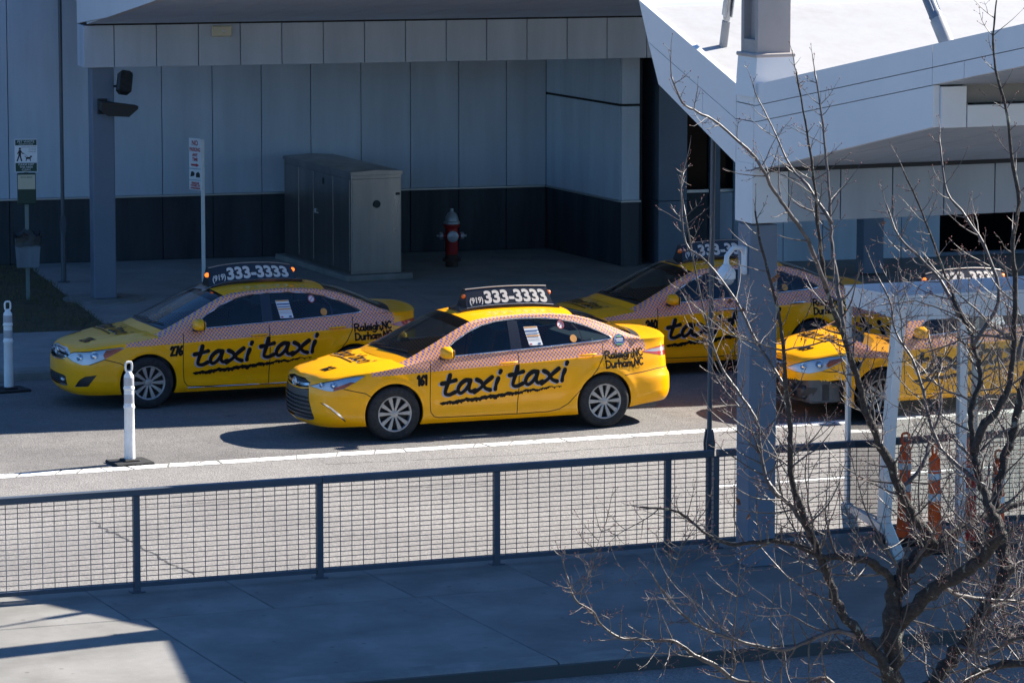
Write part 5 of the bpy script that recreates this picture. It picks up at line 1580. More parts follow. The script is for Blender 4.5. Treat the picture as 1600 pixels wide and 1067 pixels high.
    # black band at the head of the screen
    roof = np_mesh('roof', P, F[rest], [K['paint'], K['checker']], rm[rest], N, car)
    us = np.linspace(S_TR0, SMAX - .004, 40); vs = np.linspace(-1, 1, 33)
    P, N, F, c = grid_surf(trunk, us, vs)
    np_mesh('boot_lid', P, F, K['paint'], None, N, car)
    # wipers
    mb = MB()
    for (v0, v1) in ((.62, -.15), (.05, -.72)):
        pts = [house_top(np.array([1.28 + .06 * t]), np.array([v0 + (v1 - v0) * t]), .014)[0] for t in np.linspace(0, 1, 9)]
        mb.tube([tuple(p) for p in pts], .009, 5)
    mb.build('wipers', K['plastic'], car)
    # mirror inside, cabin
    mb = MB(); mb.box(2.02, 2.06, -.13, .13, 1.27, 1.34, b=.012); mb.build('inner_mirror', K['plastic'], car)
    mb = MB()
    mb.box(.35, 4.55, -.70, .70, .2, .46, b=.02); mb.box(1.15, 1.6, -.74, .74, .46, .93, b=.06); mb.box(3.72, 4.2, -.72, .72, .46, 1.02, b=.05)
    mb.box(.5, 1.15, -.6, .6, .4, .72, b=.03); mb.box(4.2, 4.5, -.58, .58, .4, .9, b=.03)
    mb.build('cabin_floor', K['interior'], car)
    for y in (-.36, .36):
        mb = MB(); mb.box(2.02, 2.52, y - .24, y + .24, .46, .66, b=.06)
        mb.box(-.07, .07, -.24, .24, 0, .6, b=.06, T=Matrix.Translation((2.5, y, .6)) @ Matrix.Rotation(rad(18), 4, 'Y'))
        mb.box(-.05, .05, -.13, .13, .0, .17, b=.05, T=Matrix.Translation((2.71, y, 1.2)) @ Matrix.Rotation(rad(10), 4, 'Y'))
        mb.build('seat', K['seat'], car)
    mb = MB(); mb.box(3.0, 3.5, -.66, .66, .46, .64, b=.06); mb.box(-.07, .07, -.66, .66, 0, .56, b=.06, T=Matrix.Translation((3.48, 0, .58)) @ Matrix.Rotation(rad(24), 4, 'Y')); mb.build('rear_bench', K['seat'], car)
    mb = MB(); T = Matrix.Translation((1.83, -.36, .93)) @ Matrix.Rotation(rad(-64), 4, 'Y')
    mb.tube([(.18 * math.cos(a), .18 * math.sin(a), 0) for a in np.linspace(0, 2 * math.pi, 25)[:-1]], .016, 6, closed=True, T=T); mb.box(-.17, .17, -.02, .02, -.01, .02, b=.005, T=T); mb.build('steering_wheel', K['interior'], car)
    # wheels
    if var not in _wheel: _wheel[var] = None
    for (wx, wz) in WH:
        for sg in (-1, 1):
            w = empty('wheel', (wx, sg * .785, wz), parent=car); w.rotation_euler = (math.pi / 2 if sg < 0 else -math.pi / 2, 0, 0)
            if _wheel[var] is None:
                tm, rm_ = make_wheel(var)
                ty = tm.build('tyre', K['tyre'], w, ang=50); ri = rm_.build('rim', [K['alloy'], K['disc']], w, ang=30)
                _wheel[var] = (ty, ri)
            else:
                for q in _wheel[var]: inst(q, parent=w)
            spin = {(0, -1): .2, (1, -1): .5}.get((0 if wx < 2 else 1, sg), 0)
            w.rotation_euler = (math.pi / 2 if sg < 0 else -math.pi / 2, 0, 0)
    # ---- lettering on the skin
    def on_side(polys, x0, z0, off, mats, nm, sg=-1, rot=0.0, k0=0):
        mb = MB(); ca, sa = math.cos(rot), math.sin(rot)
        for k, (vs, fs) in enumerate(polys):
            a = np.array(vs); a = np.stack([a[:, 0] * ca - a[:, 1] * sa, a[:, 0] * sa + a[:, 1] * ca], -1)
            xx = x0 + a[:, 0]
            if sg > 0: xx = x0 - a[:, 0]
            ss_ = np.interp(xx, _plan[:, 0], PS)
            Q = skin(ss_, z0 + a[:, 1], -(off + .00025 * (k + k0))); Q[:, 1] *= sg
            mb.add([tuple(q) for q in Q], fs if sg < 0 else [f[::-1] for f in fs])
        return mb.build(nm, mats, car, smooth=False)
    TX = .148
    for sg, xa in ((-1, 1.60), (1, 3.30)):
        pl, wd = stroke_text('taxi', TX, .05, TAXI, slant=.02, sx=1.54, brush=.14)
        pl2, _ = stroke_text('taxi', TX, .055, TAXI, slant=.02, sx=1.54)
        gapx = wd + .09
        for q in range(2):
            zz = .53 + .058 * q
            xo = xa + (gapx * q if sg < 0 else -gapx * q)
            on_side(pl2, xo - .017, zz - .008, .0022, K['ghost'], 'lettering_shadow', sg, .062)
            on_side(pl, xo, zz, .005, K['ink'], 'lettering', sg, .062)
        # brushed underline
        r = random.Random(8); up, dn = [], []
        Ln = 1.6
        for t in np.linspace(0, 1, 120):
            wob = .006 * math.sin(t * 37) + .005 * math.sin(t * 91 + 1)
            th = .021 * (1 - t ** 3) * min(1, .45 + t * 6) + .002
            up.append((t * Ln, .14 * t + th + wob + r.uniform(-.005, .005))); dn.append((t * Ln, .14 * t - th + wob + r.uniform(-.018, .008)))
        polys = [([dn[i], dn[i + 1], up[i + 1], up[i]], [(0, 1, 2, 3)]) for i in range(119)]
        vs_, fs_ = [], []
        for (v_, f_) in polys: fs_.append(tuple(len(vs_) + q for q in f_[0])); vs_ += v_
        on_side([(vs_, fs_)], xa + .03 * sg, .425, .004, K['ink'], 'underline', sg, 0)
        pl, wd = stroke_text(number, .108, .031, GL, slant=.06, sx=1.0)
        on_side(pl, 1.275 if sg < 0 else 1.45, .672, .004, K['ink'], 'number', sg, .03)
        for tx, z in (('Raleigh,NC', .862), ('Durham,NC', .748)):
            pl, wd = stroke_text(tx, .088, .021, GL, slant=.03, sx=.50 / (stroke_text(tx, .082, .01)[1]))
            on_side(pl, 3.775 if sg < 0 else 4.28, z, .004, K['ink'], 'lettering', sg, .02)
    def on_hood(polys, xc, yc, off, mats, nm, rot=0.0, k0=0):
        """text read from in front of the car: +u runs to -y, +v runs to +x"""
        mb = MB(); S = np.linspace(.004, S_HOOD, 120)
        ye = skin(S, ztop_x(x_s(S)))[:, 1]; cols = {}
        ca, sa = math.cos(rot), math.sin(rot)
        for k, (vs, fs) in enumerate(polys):
            a = np.array(vs); a = np.stack([a[:, 0] * ca - a[:, 1] * sa, a[:, 0] * sa + a[:, 1] * ca], -1)
            X, Y = xc + a[:, 1], yc - a[:, 0]
            Q = []
            for x, y in zip(X, Y):
                # find s, v with hood(s, v) = (x, y)
                ky = round(float(y), 2)
                if ky not in cols:
                    vv = np.clip(ky / np.maximum(ye, 1e-4), -1, 1); cols[ky] = hood(S, vv)[:, 0]
                hx = cols[ky]
                ok = ye > abs(y)
                i = np.argmin(np.abs(hx - x) + (~ok) * 9)
                j = min(max(i, 1), len(S) - 2)
                s_ = np.interp(x, hx[j - 1:j + 2], S[j - 1:j + 2])
                yy = max(float(np.interp(s_, S, ye)), 1e-4)
                p = hood(np.array([s_]), np.array([np.clip(y / yy, -1, 1)]), off + .0003 * (k + k0))[0]
                Q.append((x, y, p[2]))
            mb.add(Q, fs)
        return mb.build(nm, mats, bon, smooth=False)
    if hood_sign:
        h_ = .14
        pl, wd = stroke_text('taxi', h_, .022, TAXI, slant=.02, sx=.98, brush=.1)
        pl2, _ = stroke_text('taxi', h_, .03, TAXI, slant=.02, sx=.98)
        for q in range(2):
            yo = .53 - q * (wd + .04)
            on_hood(pl2, .70, yo + .01, .003, K['ghost'], 'lettering_shadow')
            on_hood(pl, .705, yo, .006, K['ink'], 'lettering')
        on_hood([stroke_poly([(0, 0), (.3, .012), (.75, .0)], .022)], .645, .46, .005, K['ink'], 'underline')
        for yo in (-.22, .56):
            pl, wd = stroke_text(number, .13, .026, GL, slant=.25)
            on_hood(pl, .26 if yo < 0 else .29, yo, .005, K['ink'], 'number', .15)
    # ---- window stickers on the camera side
    def sticker(x0, x1, z0, z1, m, nm, off=.006, shear=0.0):
        xs_, zs_ = np.array([x0, x1, x1 + shear, x0 + shear]), np.array([z0, z0, z1, z1])
        Q = house_side(xs_, zs_, off); Q[:, 1] *= -1
        mb = MB(); mb.add([tuple(q) for q in Q], [(0, 1, 2, 3)]); return mb.build(nm, m, doors['ldoor_r'], smooth=False)
    def round_st(x, z, r_, m, nm, off=.006):
        a = np.linspace(0, 2 * math.pi, 21)[:-1]; Q = house_side(x + r_ * np.cos(a), z + r_ * np.sin(a), off); Q[:, 1] *= -1
        mb = MB(); mb.add([tuple(q) for q in Q], [tuple(range(20))]); return mb.build(nm, m, doors['ldoor_r'], smooth=False)
    st = sticker(2.78, 2.96, 1.07, 1.29, K['paper'], 'rate_card', shear=-.035)
    for (a, b_, m) in ((1.275, 1.288, 'orange_st'), (1.235, 1.25, 'blue_st'), (1.205, 1.215, 'blue_st'), (1.175, 1.19, 'orange_st'), (1.13, 1.136, 'ghost'), (1.15, 1.156, 'ghost')):
        f = (a - 1.07) / .22
        sticker(2.785 - .035 * f, 2.955 - .035 * f, a, b_, K[m], 'printed_band', .0075)
    sticker(2.79, 2.82, 1.078, 1.095, K['red_st'], 'printed_band', .0075); sticker(2.90, 2.935, 1.078, 1.1, K['blue_st'], 'printed_band', .0075)
    round_st(3.24, 1.29, .048, K['paper'], 'no_smoking_sticker')
    a = np.linspace(0, 2 * math.pi, 21)[:-1]
    mb = MB()
    Q = [house_side(np.array([3.24 + .042 * math.cos(t)]), np.array([1.29 + .042 * math.sin(t)]), .008)[0] * [1, -1, 1] for t in a]
    mb.tube([tuple(q) for q in Q], .006, 4, closed=True)
    Q = [house_side(np.array([3.24 + d]), np.array([1.29 + d]), .008)[0] * [1, -1, 1] for d in (-.028, .028)]
    mb.tube([tuple(q) for q in Q], .005, 4); mb.build('prohibition_ring', K['red_st'], doors['ldoor_r'])
    round_st(3.38, 1.125, .045, K['orange_st'], 'round_sticker')
    if var == 'new':
        a = np.linspace(0, 2 * math.pi, 25)[:-1]
        Q = house_side(4.0 + .075 * np.cos(a) * .9, 1.075 + .03 * np.sin(a), .004)
        # permit on the rear pillar lies between belt and rail
        c3 = skin(np.array([SX(3.99)]), np.array([1.0]), -.004)[0]
        mb = MB(); Q = [side_pt(4.0 + .075 * math.cos(t), 1.078 + .07 * math.sin(t), .006) for t in a]
        mb.add([tuple(q) for q in Q], [tuple(range(24))]); pm = mb.build('permit_sticker', K['blue_st'], car, smooth=False)
        for (zc, w_, m) in ((1.12, .03, 'green_st'), (1.087, .05, 'paper'), (1.065, .045, 'paper'), (1.025, .045, 'green_st')):
            mb = MB(); Q = [side_pt(4.0 + dx, zc + dz, .008) for dx, dz in ((-w_, -.006), (w_, -.006), (w_, .006), (-w_, .006))]
            mb.add([tuple(q) for q in Q], [(0, 1, 2, 3)]); mb.build('printed_band', K[m], pm, smooth=False)
    # ---- roof sign
    old = var != 'new'
    rs_ = empty('roof_sign', (0, 0, 0), parent=car)
    zr = lambda x: float(house_top(np.array([x]), np.array([0.0]))[0][2])
    xa, xb = (2.11, 3.44) if not old else (2.10 + sign_dx, 3.46 + sign_dx)
    mb = MB(); n = 20
    vs = []
    for i in range(n + 1):
        t = i / n; x = xa + (xb - xa) * t
        zb_ = zr(x) + .004
        for (y, z) in ((-.2, zb_), (-.2, zb_ + .035), (.2, zb_ + .035), (.2, zb_)): vs.append((x, y, z))
    fs = [(4 * i + k, 4 * i + (k + 1) % 4, 4 * i + 4 + (k + 1) % 4, 4 * i + 4 + k) for i in range(n) for k in range(4)] + [(0, 1, 2, 3), (4 * n + 3, 4 * n + 2, 4 * n + 1, 4 * n)]
    mb.add(vs, fs); mb.build('sign_base', K['trimblack'], rs_)
    hx0, hx1 = xa + .10, xb - .07
    def face_pt(t, w, sg, off=0.0):
        """t along, w up the face"""
        x0, x1 = hx0 + .02 * w, hx1 - .055 * w
        x = x0 + (x1 - x0) * t
        zb_ = zr(x) + .035
        ztp = (1.70 + .022 * math.sin(math.pi * min(1, t * .95 + .03))) if not old else (1.69 + .03 * math.sin(math.pi * t) - .02 * (abs(2 * t - 1) ** 4))
        z = zb_ + (ztp - zb_) * w
        y = sg * (.165 - .115 * w + off)
        return (x, y, z)
    mb = MB(); n = 18
    for sg in (-1, 1):
        vs = [face_pt(i / n, w, sg) for i in range(n + 1) for w in (0, 1)]
        fs = [(2 * i, 2 * i + 2, 2 * i + 3, 2 * i + 1) for i in range(n)]
        mb.add(vs, fs if sg < 0 else [f[::-1] for f in fs])
    tp = [face_pt(i / n, 1, sg) for i in range(n + 1) for sg in (-1, 1)]
    mb.add(tp, [(2 * i, 2 * i + 2, 2 * i + 3, 2 * i + 1) for i in range(n)])
    for t in (0, 1):
        mb.add([face_pt(t, 0, -1), face_pt(t, 0, 1), face_pt(t, 1, 1), face_pt(t, 1, -1)], [(0, 1, 2, 3)])
    mb.build('sign_box', K['signface'], rs_)
    mb = MB(); mb.tube([face_pt(i / n, 1, -1, .004) for i in range(n + 1)], .006, 5); mb.tube([face_pt(i / n, .0, -1, .008) for i in range(n + 1)], .006, 5); mb.build('sign_edge', K['steel'] if 'steel' in K else M['steel'], rs_)
    fl_ = hx1 - hx0
    for sg in (-1, 1):
        mb = MB()
        for (tx, x0, z0, sz, bd, sx) in (('(919)', .045, .05, .105, .003, .85), ('333-3333', .245, .035, .225, .009, .82)):
            vs, fs = text2d(tx, sz, bd, 'LEFT', sx)
            a = np.array(vs); wmax = a[:, 0].max()
            tgt = (.19 if tx[0] == '(' else .90) * 1.0
            if tx[0] != '(': a[:, 0] *= .86 / wmax
            else: a[:, 0] *= .185 / wmax
            Q = []
            for (px_, pz_) in a:
                xx = x0 + px_; t = xx / fl_
                if sg > 0: t = 1 - t
                Q.append(face_pt(t, (z0 + pz_) / .245, sg, .004))
            mb.add(Q, fs if sg < 0 else [f[::-1] for f in fs])
        mb.build('sign_digits', K['digits'], rs_, smooth=False)
    for t, x_ in ((0, -.03), (1, .02)):
        p = face_pt(t, .62, -1); mb = MB()
        mb.lathe([(0, .03), (.018, .028), (.028, .015), (.03, 0), (.03, -.02)], 12, T=Matrix.Translation((p[0] + x_ * .4, -.06, p[2])) @ Matrix.Rotation(-math.pi / 2 if t == 0 else math.pi / 2, 4, 'Y'))
        mb.build('marker_lamp', K['amber_lit'] if lit else K['amber'], rs_)
    if ghost:
        vs, fs = text2d('333-3333', .19, .004, 'LEFT', 1.0); a = np.array(vs); a[:, 0] *= .80 / a[:, 0].max()
        Q = []
        for (px_, pz_) in a:
            x = 2.42 + px_; v = -.80 + pz_ * 1.6; q = house_top(np.array([x]), np.array([v]), .0015)[0]; Q.append(tuple(q))
        mb = MB(); mb.add(Q, fs); mb.build('faded_digits', K['ghostyellow'], roof, smooth=False)
    return car

HERO_YAW = .3885
def car_at(px, py, yaw, wy=-.88):
    """root position so that the near front tyre meets the ground at a picture point"""
    p = ground_pt(px, py); c, s = math.cos(yaw), math.sin(yaw)
    return Vector((p.x - (c * .985 - s * wy), p.y - (s * .985 + c * wy), 0))
make_car('taxi', (-2.667, 50.31, 0), HERO_YAW, 'sunlit yellow taxi numbered 161 in the middle of the picture', 'new', '161')
make_car('taxi', car_at(233, 638.8, .376), .376, 'shaded yellow taxi numbered 276 parked behind at left', 'old', '276', lit=True, sign_dx=-.17)
p276 = car_at(238, 638.5, .378)
make_car('taxi', p276 + RU * 6.62 + RN * .06, .385, 'shaded yellow taxi numbered 240 half hidden by the mast column', 'alt', '240', sign_dx=-.06)
make_car('taxi', car_at(1362, 653, .43), .43, 'yellow taxi numbered 189 behind the glass shelter at right, lower bumper missing', 'alt', '189', lit=True, no_lip=True)
# ================================================================== driver of taxi 240
def driver(loc, yaw):
    me = bpy.data.meshes.new('person')
    J = [(2.42, -.36, .72), (2.47, -.36, .95), (2.52, -.36, 1.10), (2.5, -.36, 1.19), (2.47, -.36, 1.27), (2.46, -.36, 1.36),
         (2.50, -.54, 1.08), (2.30, -.60, .92), (2.02, -.50, .98), (1.93, -.47, 1.02), (2.50, -.18, 1.08), (2.30, -.12, .92), (2.02, -.22, .98), (1.93, -.25, 1.02),
         (2.05, -.46, .66), (1.7, -.47, .6), (2.05, -.26, .66), (1.7, -.25, .6)]
    E = [(0, 1), (1, 2), (2, 3), (3, 4), (4, 5), (2, 6), (6, 7), (7, 8), (8, 9), (2, 10), (10, 11), (11, 12), (12, 13), (0, 14), (14, 15), (0, 16), (16, 17)]
    Rr = [(.16, .13), (.17, .12), (.15, .1), (.055, .055), (.095, .085), (.07, .065), (.07, .07), (.05, .05), (.038, .038), (.04, .025), (.07, .07), (.05, .05), (.038, .038), (.04, .025), (.085, .085), (.06, .06), (.085, .085), (.06, .06)]
    me.from_pydata(J, E, []); ob = bpy.data.objects.new('person', me); COL.objects.link(ob)
    sk = ob.modifiers.new('skin', 'SKIN'); sub = ob.modifiers.new('sub', 'SUBSURF'); sub.levels = sub.render_levels = 2
    for i, r_ in enumerate(Rr): me.skin_vertices[0].data[i].radius = r_
    me.skin_vertices[0].data[0].use_root = True
    dg = bpy.context.evaluated_depsgraph_get(); m2 = bpy.data.meshes.new_from_object(ob.evaluated_get(dg))
    bpy.data.objects.remove(ob)
    m2.name = 'person'
    # nose
    o = bpy.data.objects.new('person', m2); COL.objects.link(o); o.location = loc; o.rotation_euler = (0, 0, yaw)
    skin_m = mat('skin_tone', (.42, .24, .16), .55); shirt = mat('blue_shirt', (.03, .09, .14), .8); hair = mat('dark_hair', (.02, .014, .01), .7); trousers = mat('dark_trousers', (.02, .02, .025), .8)
    m2.materials.clear()
    for m in (skin_m, shirt, trousers): m2.materials.append(m)
    for p in m2.polygons:
        c = p.center; p.use_smooth = True
        p.material_index = 0 if (c.z > 1.155 or c.x < 2.06 and c.z > .8) else (2 if c.z < .8 else 1)
    for v in m2.vertices:
        d = Vector((v.co.x - 2.385, v.co.y + .36, v.co.z - 1.285))
        if d.length < .035: v.co.x -= .028 * (1 - d.length / .035)
    tag(o, 'driver in a blue shirt at the wheel of the taxi numbered 240', 'person')
    mb = MB(); vs, fs = [], []
    for i in range(9):
        ph = math.pi * .62 * i / 8
        for j in range(16):
            th = 2 * math.pi * j / 16
            k = 1.0 if math.cos(th) > -.2 else (1.0 if ph < .9 else .9)
            vs.append((2.475 + .098 * math.sin(ph) * math.cos(th) + .012, -.36 + .085 * math.sin(ph) * math.sin(th), 1.315 + .105 * math.cos(ph)))
    for i in range(8):
        for j in range(16):
            if i > 3 and 5 <= j <= 10: continue
            fs.append((i * 16 + j, (i + 1) * 16 + j, (i + 1) * 16 + (j + 1) % 16, i * 16 + (j + 1) % 16))
    mb.add(vs, fs); mb.build('hair', hair, o, ang=80)
    for y in (-.395, -.325):
        mb = MB(); mb.lathe([(0, .01), (.008, .006), (.011, 0)], 8, T=Matrix.Translation((2.385, y, 1.315)) @ Matrix.Rotation(-math.pi / 2, 4, 'Y')); mb.build('eye', hair, o)
P240 = p276 + RU * 6.62 + RN * .06
driver(P240, .385)

# ================================================================== bare tree in the foreground
TR = random.Random(21)
TD = 29.0
tree = empty('bare_tree', depth_pt(1392, 1400, TD), 0, 'bare winter tree with many forking limbs in front of the shelter', 'tree')
tb = tree.location.copy()
tree.location = (tb.x, tb.y, 0)
def tp(px, py, dd): return depth_pt(px, py, TD + dd)
def limb(spec, d0=0, d1=0, w0=20, w1=5):
    n = len(spec); P = [(*tp(x, y, d0 + (d1 - d0) * i / (n - 1)),) for i, (x, y) in enumerate(spec)]
    C = [Vector(p) for p in catmull(P, 4)]
    R_ = [((w0 + (w1 - w0) * (i / (len(C) - 1)) ** .8) / 2) / 224.0 for i in range(len(C))]
    # knobbly
    for i in range(1, len(C) - 1):
        s = R_[i] * .34; C[i] = C[i] + Vector((TR.uniform(-s, s), TR.uniform(-s, s), TR.uniform(-s, s))); R_[i] *= TR.uniform(.86, 1.14)
    return C, R_
LIMBS = [
 ([(1390, 1420), (1390, 1250), (1392, 1150), (1393, 1067), (1396, 1000), (1398, 945), (1403, 908)], 0, 0, 44, 27),
 ([(1400, 925), (1412, 895), (1430, 872), (1448, 855), (1462, 846)], 0, .1, 26, 19),
 ([(1460, 852), (1448, 833), (1425, 805), (1408, 770), (1395, 735), (1378, 700), (1362, 665), (1350, 630), (1340, 590), (1328, 560), (1316, 520), (1300, 480), (1289, 440), (1284, 400), (1278, 350), (1275, 310), (1268, 250), (1258, 190), (1244, 112)], .1, -.6, 19, 2.5),
 ([(1318, 522), (1312, 470), (1306, 430), (1300, 390), (1298, 350), (1296, 300), (1290, 240), (1284, 180), (1273, 112)], -.2, .3, 9, 2.5),
 ([(1458, 850), (1490, 832), (1515, 820), (1540, 806), (1570, 795), (1610, 780)], .1, .5, 15, 8),
 ([(1405, 975), (1440, 938), (1470, 915), (1505, 895), (1530, 875), (1552, 850), (1566, 835)], 0, -.5, 26, 18),
 ([(1566, 840), (1556, 815), (1545, 790), (1535, 760), (1527, 735), (1523, 705), (1517, 660), (1520, 630), (1531, 600), (1530, 570), (1522, 545), (1518, 521), (1504, 497), (1494, 474), (1484, 450), (1466, 400), (1440, 330), (1412, 268)], -.5, .2, 17, 2.5),
 ([(1524, 706), (1534, 668), (1556, 642), (1574, 610), (1584, 560), (1585, 500), (1586, 440), (1582, 380), (1592, 320), (1580, 240), (1572, 170), (1556, 110), (1552, 55), (1557, 2)], -.4, -.2, 14, 2.5),
 ([(1400, 1160), (1440, 1090), (1460, 1067), (1484, 1030), (1520, 985), (1545, 945), (1566, 905), (1570, 870), (1562, 835), (1556, 800), (1560, 760), (1568, 720), (1580, 690), (1590, 640), (1604, 580)], .2, .8, 30, 12),
 ([(1405, 1100), (1396, 1064), (1376, 1032), (1348, 996), (1316, 956), (1300, 920), (1288, 885), (1270, 840), (1252, 796), (1237, 748), (1234, 706), (1235, 664), (1228, 604), (1225, 560), (1220, 510), (1204, 440), (1188, 380), (1180, 330)], 0, -.7, 20, 3),
 ([(1268, 838), (1240, 795), (1208, 765), (1196, 742), (1188, 700), (1183, 660), (1165, 630), (1150, 607), (1128, 575), (1108, 520), (1090, 440), (1068, 320)], -.3, .2, 10, 2.5),
 ([(1400, 915), (1376, 888), (1356, 876), (1316, 870), (1280, 868), (1240, 850), (1200, 845), (1150, 850), (1110, 838), (1060, 800), (1000, 792)], 0, -.8, 15, 3),
 ([(1348, 998), (1310, 985), (1262, 1000), (1225, 1015), (1185, 1009), (1140, 996), (1096, 980), (1073, 965), (1038, 926), (1017, 895)], -.1, -.9, 9, 2.5),
 ([(1330, 1110), (1290, 1060), (1240, 1075), (1154, 1062), (1120, 1040), (1085, 1023), (1057, 1003), (1026, 1000), (995, 998), (968, 996), (940, 976), (925, 954), (898, 936), (886, 900)], .1, -.6, 10, 2.5),
 ([(1292, 450), (1262, 375), (1232, 330), (1210, 300), (1180, 247), (1124, 195), (1090, 175), (1067, 161), (1049, 120)], -.4, -1.0, 8, 2.5),
 ([(1300, 350), (1262, 290), (1236, 262), (1207, 200), (1180, 145)], -.1, .4, 6, 2),
 ([(1230, 610), (1200, 560), (1180, 530), (1150, 470), (1105, 410), (1072, 380), (1064, 300), (1068, 268)], -.5, .1, 6, 2),
 ([(1500, 495), (1470, 440), (1440, 405), (1405, 370), (1385, 320)], 0, .5, 7, 2.5),
 ([(1520, 540), (1560, 470), (1545, 400), (1510, 340), (1480, 300), (1472, 250), (1468, 215)], -.3, .3, 7, 2.5),
 ([(1540, 760), (1500, 730), (1470, 700), (1450, 650), (1440, 600), (1425, 560), (1400, 520), (1390, 470), (1370, 430)], -.4, .3, 8, 2.5),
 ([(1400, 770), (1440, 730), (1452, 690), (1470, 640), (1466, 590), (1450, 520)], .1, .6, 7, 2.5),
 ([(1566, 905), (1600, 880), (1640, 870)], .5, .3, 11, 9), ([(1545, 950), (1575, 935), (1615, 905)], .3, .9, 12, 8), ([(1500, 1010), (1540, 1020), (1580, 1000), (1620, 990)], .3, -.2, 9, 6),
 ([(1480, 1120), (1520, 1060), (1560, 1040), (1610, 1035)], .2, -.4, 16, 12),
 ([(1590, 560), (1610, 480), (1606, 400)], 0, .3, 9, 5), ([(1470, 915), (1500, 930), (1540, 935), (1600, 940)], -.2, .5, 9, 5)]
inv = Vector((tree.location.x, tree.location.y, 0))
wood, branch, twig, bud, leafb = MB(), MB(), MB(), MB(), MB()
def shift(C): return [p - inv for p in C]
def wander(p, d, ln, n, up, jit):
    P = [p.copy()]; d = d.normalized()
    for k in range(n):
        d = (d + Vector((TR.gauss(0, jit), TR.gauss(0, jit), TR.gauss(0, jit) + up))).normalized()
        P.append(P[-1] + d * ln / n)
    return P, d
tips = []
def twiglet(p, d, ln, r0):
    P, e = wander(p, d, ln, 4, .10, .14)
    twig.tube(P, [r0, r0 * .85, r0 * .7, r0 * .55, r0 * .4], 3, caps=False)
    tips.append((P[-1], e, 1.0))
    if ln > .09:
        for k in (1, 2, 3):
            if TR.random() < .75:
                t = (P[k + 1] - P[k]).normalized(); s = t.orthogonal(); s.rotate(Matrix.Rotation(TR.uniform(0, 6.28), 3, t))
                for sg in (-1, 1):
                    if TR.random() < .7:
                        e2 = (t * .7 + s * sg).normalized(); L = TR.uniform(.015, .05)
                        q = P[k] + e2 * L
                        twig.tube([P[k], P[k] + e2 * L * .5, q + Vector((0, 0, .006))], [r0 * .6, r0 * .5, r0 * .35], 3, caps=False)
                        tips.append((q, e2, .8))
def secondary(p, d, ln, r0, lvl=0):
    n = max(5, int(ln / .06)); P, e = wander(p, d, ln, n, .085, .10)
    R_ = [r0 * (1 - .72 * i / n) for i in range(n + 1)]
    branch.tube(P, R_, 4, caps=False)
    tips.append((P[-1], e, 1.2))
    az = TR.uniform(0, 6.28)
    for k in range(1, n):
        if TR.random() < .62:
            az += TR.uniform(1.2, 1.9)
            t = (P[k + 1] - P[k]).normalized(); s = t.orthogonal(); s.rotate(Matrix.Rotation(az, 3, t))
            for sg in (-1, 1):
                if TR.random() < .62:
                    dd = (t * TR.uniform(.5, .9) + s * sg * .8 + Vector((0, 0, .25)))
                    L = ln * TR.uniform(.12, .38) * (1.1 - .5 * k / n)
                    if lvl == 0 and L > .2 and TR.random() < .6: secondary(P[k], dd, L, max(.0034, R_[k] * .6), 1)
                    else: twiglet(P[k], dd, min(L, .26), max(.0026, R_[k] * .5))
def sublimb(p, d, ln, r0):
    n = int(ln / .07); P, e = wander(p, d, ln, n, .05, .13)
    R_ = [r0 * (1 - .7 * i / n) for i in range(n + 1)]
    mb = MB(); mb.tube(P, R_, 6, caps=False); mb.build('limb', M['branch'], tree, ang=180)
    for k in range(1, n):
        t = (P[k + 1] - P[k]).normalized(); s = t.orthogonal(); s.rotate(Matrix.Rotation(TR.uniform(0, 6.28), 3, t))
        for sg in (-1, 1):
            if TR.random() < .55: secondary(P[k], t * TR.uniform(.4, .9) + s * sg * .9 + Vector((0, 0, .2)), TR.uniform(.1, .42), max(.0034, R_[k] * .5))
    secondary(P[-1], e, TR.uniform(.15, .35), .004)
first_limb = None
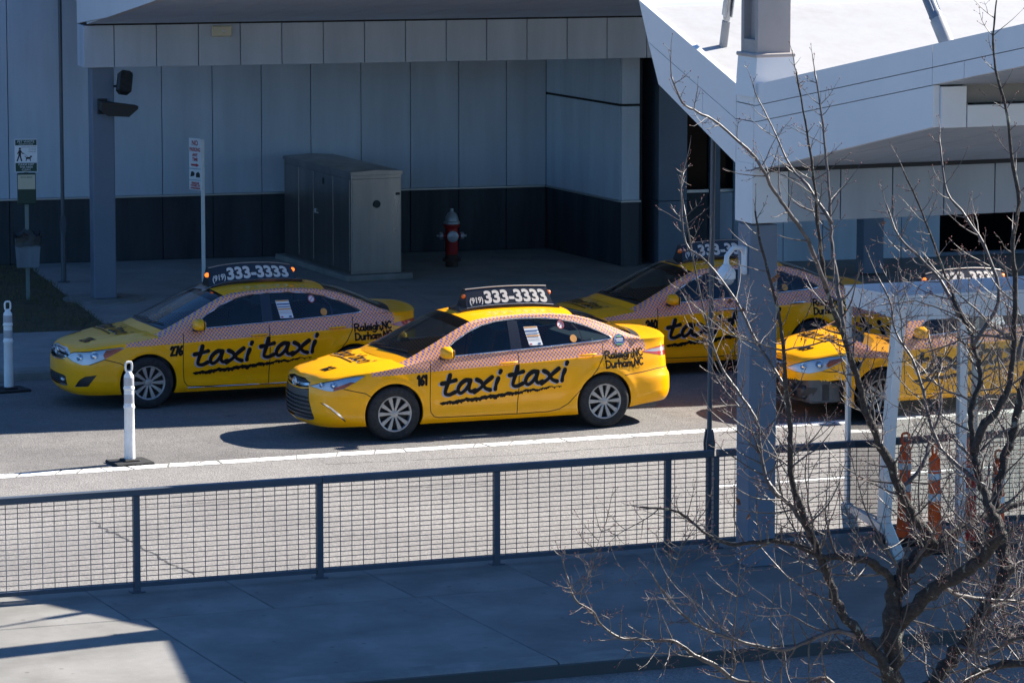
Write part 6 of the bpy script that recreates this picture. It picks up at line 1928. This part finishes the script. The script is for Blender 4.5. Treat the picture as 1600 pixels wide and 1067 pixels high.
for li, (spec, d0, d1, w0, w1) in enumerate(LIMBS):
    C, R_ = limb(spec, d0, d1, w0, w1)
    C = shift(C)
    ns = 12 if w0 > 14 else 8
    mb = MB(); mb.tube(C, R_, ns)
    if li == 0: o = mb.build('trunk', M['bark'], tree, ang=180)
    else: o = mb.build('limb', M['bark'] if w0 > 12 else M['branch'], tree, ang=180)
    acc = 0; last = 0
    L_tot = sum((C[i + 1] - C[i]).length for i in range(len(C) - 1)); run = 0
    for i in range(1, len(C) - 1):
        seg = (C[i + 1] - C[i]).length; run += seg; acc += seg
        f = run / L_tot
        if li == 0 or f < .06: continue
        step = (.045 if R_[i] < .02 else .075) * (1.0 if C[i].z < 4.2 else 1.7)
        if acc > step:
            acc = TR.uniform(-.04, .02)
            t = (C[i + 1] - C[i]).normalized(); s = t.orthogonal(); s.rotate(Matrix.Rotation(TR.uniform(0, 6.28), 3, t))
            for sg in (-1, 1):
                if TR.random() < .74:
                    dd = t * TR.uniform(.3, .8) + s * sg * .9 + Vector((0, 0, .2))
                    ln = TR.uniform(.1, .6) * (1.0 if C[i].z < 4.2 else .75) * (1.15 - .55 * f) * (1.25 if R_[i] > .02 else 1)
                    secondary(C[i] + s * sg * R_[i] * .6, dd, ln, min(.0075, max(.0034, R_[i] * .42)))
    if li > 0 and w0 > 6.5:
        for k in range(4 if w0 > 13 else 2):
            i = TR.randrange(int(len(C) * .15), len(C) - 2)
            if C[i].z > 4.3: continue
            t = (C[i + 1] - C[i]).normalized(); s = t.orthogonal(); s.rotate(Matrix.Rotation(TR.uniform(0, 6.28), 3, t)); s.y *= .6
            sublimb(C[i], t * TR.uniform(.3, .8) + s, TR.uniform(.4, .95), min(.0105, R_[i] * .55))
    e = (C[-1] - C[-2]); tips.append((C[-1], e, 1.4))
    if w1 <= 3.2: secondary(C[-1], e, TR.uniform(.15, .3), .0042)
for (p, e, s) in tips:
    if TR.random() < .8:
        e = e.normalized(); a = e.orthogonal().normalized(); b = e.cross(a); r_ = .0042 * s; L = .013 * s
        c = p + e * L * .4
        bud.add([p - e * .002, c + a * r_, c + b * r_, c - a * r_, c - b * r_, p + e * L], [(0, 2, 1), (0, 3, 2), (0, 4, 3), (0, 1, 4), (5, 1, 2), (5, 2, 3), (5, 3, 4), (5, 4, 1)])
o = branch.build('branches', M['branch'], tree, ang=180); o['kind'] = 'stuff'
o = twig.build('twigs', M['twig'], tree, ang=180); o['kind'] = 'stuff'
o = bud.build('buds', M['bud'], tree, ang=180); o['kind'] = 'stuff'
# a few dry leaves still hanging
for (px, py, sc) in ((1140, 475, 1.0), (1150, 478, .9), (1133, 470, .8), (1160, 488, .9), (1130, 505, 1.1), (1132, 512, .9), (1157, 790, 1.4), (1168, 812, 1.1), (1252, 520, 1.0), (1258, 528, 1.0), (1250, 535, .9), (1208, 442, 1.1), (1214, 436, .9), (1262, 418, 1.0), (1380, 352, .8), (1172, 860, .7)):
    p = tp(px, py, -.3) - inv
    mb = MB(); L = .05 * sc; rot = Matrix.Rotation(TR.uniform(0, 6.28), 4, 'Z') @ Matrix.Rotation(TR.uniform(.6, 2.2), 4, 'X')
    vs = [(0, 0, 0), (L * .35, .25 * L, .1 * L), (L * .55, .5 * L, -.05 * L), (L * .25, .6 * L, .12 * L), (0, 1.0 * L, .1 * L), (-L * .25, .6 * L, -.1 * L), (-L * .55, .45 * L, .12 * L), (-L * .3, .25 * L, 0), (0, .5 * L, .16 * L)]
    mb.add([p + (rot @ Vector(v)) for v in vs], [(0, 1, 8), (1, 2, 8), (2, 3, 8), (3, 4, 8), (4, 5, 8), (5, 6, 8), (6, 7, 8), (7, 0, 8)])
    mb.build('leaf', M['leaf'], tree)
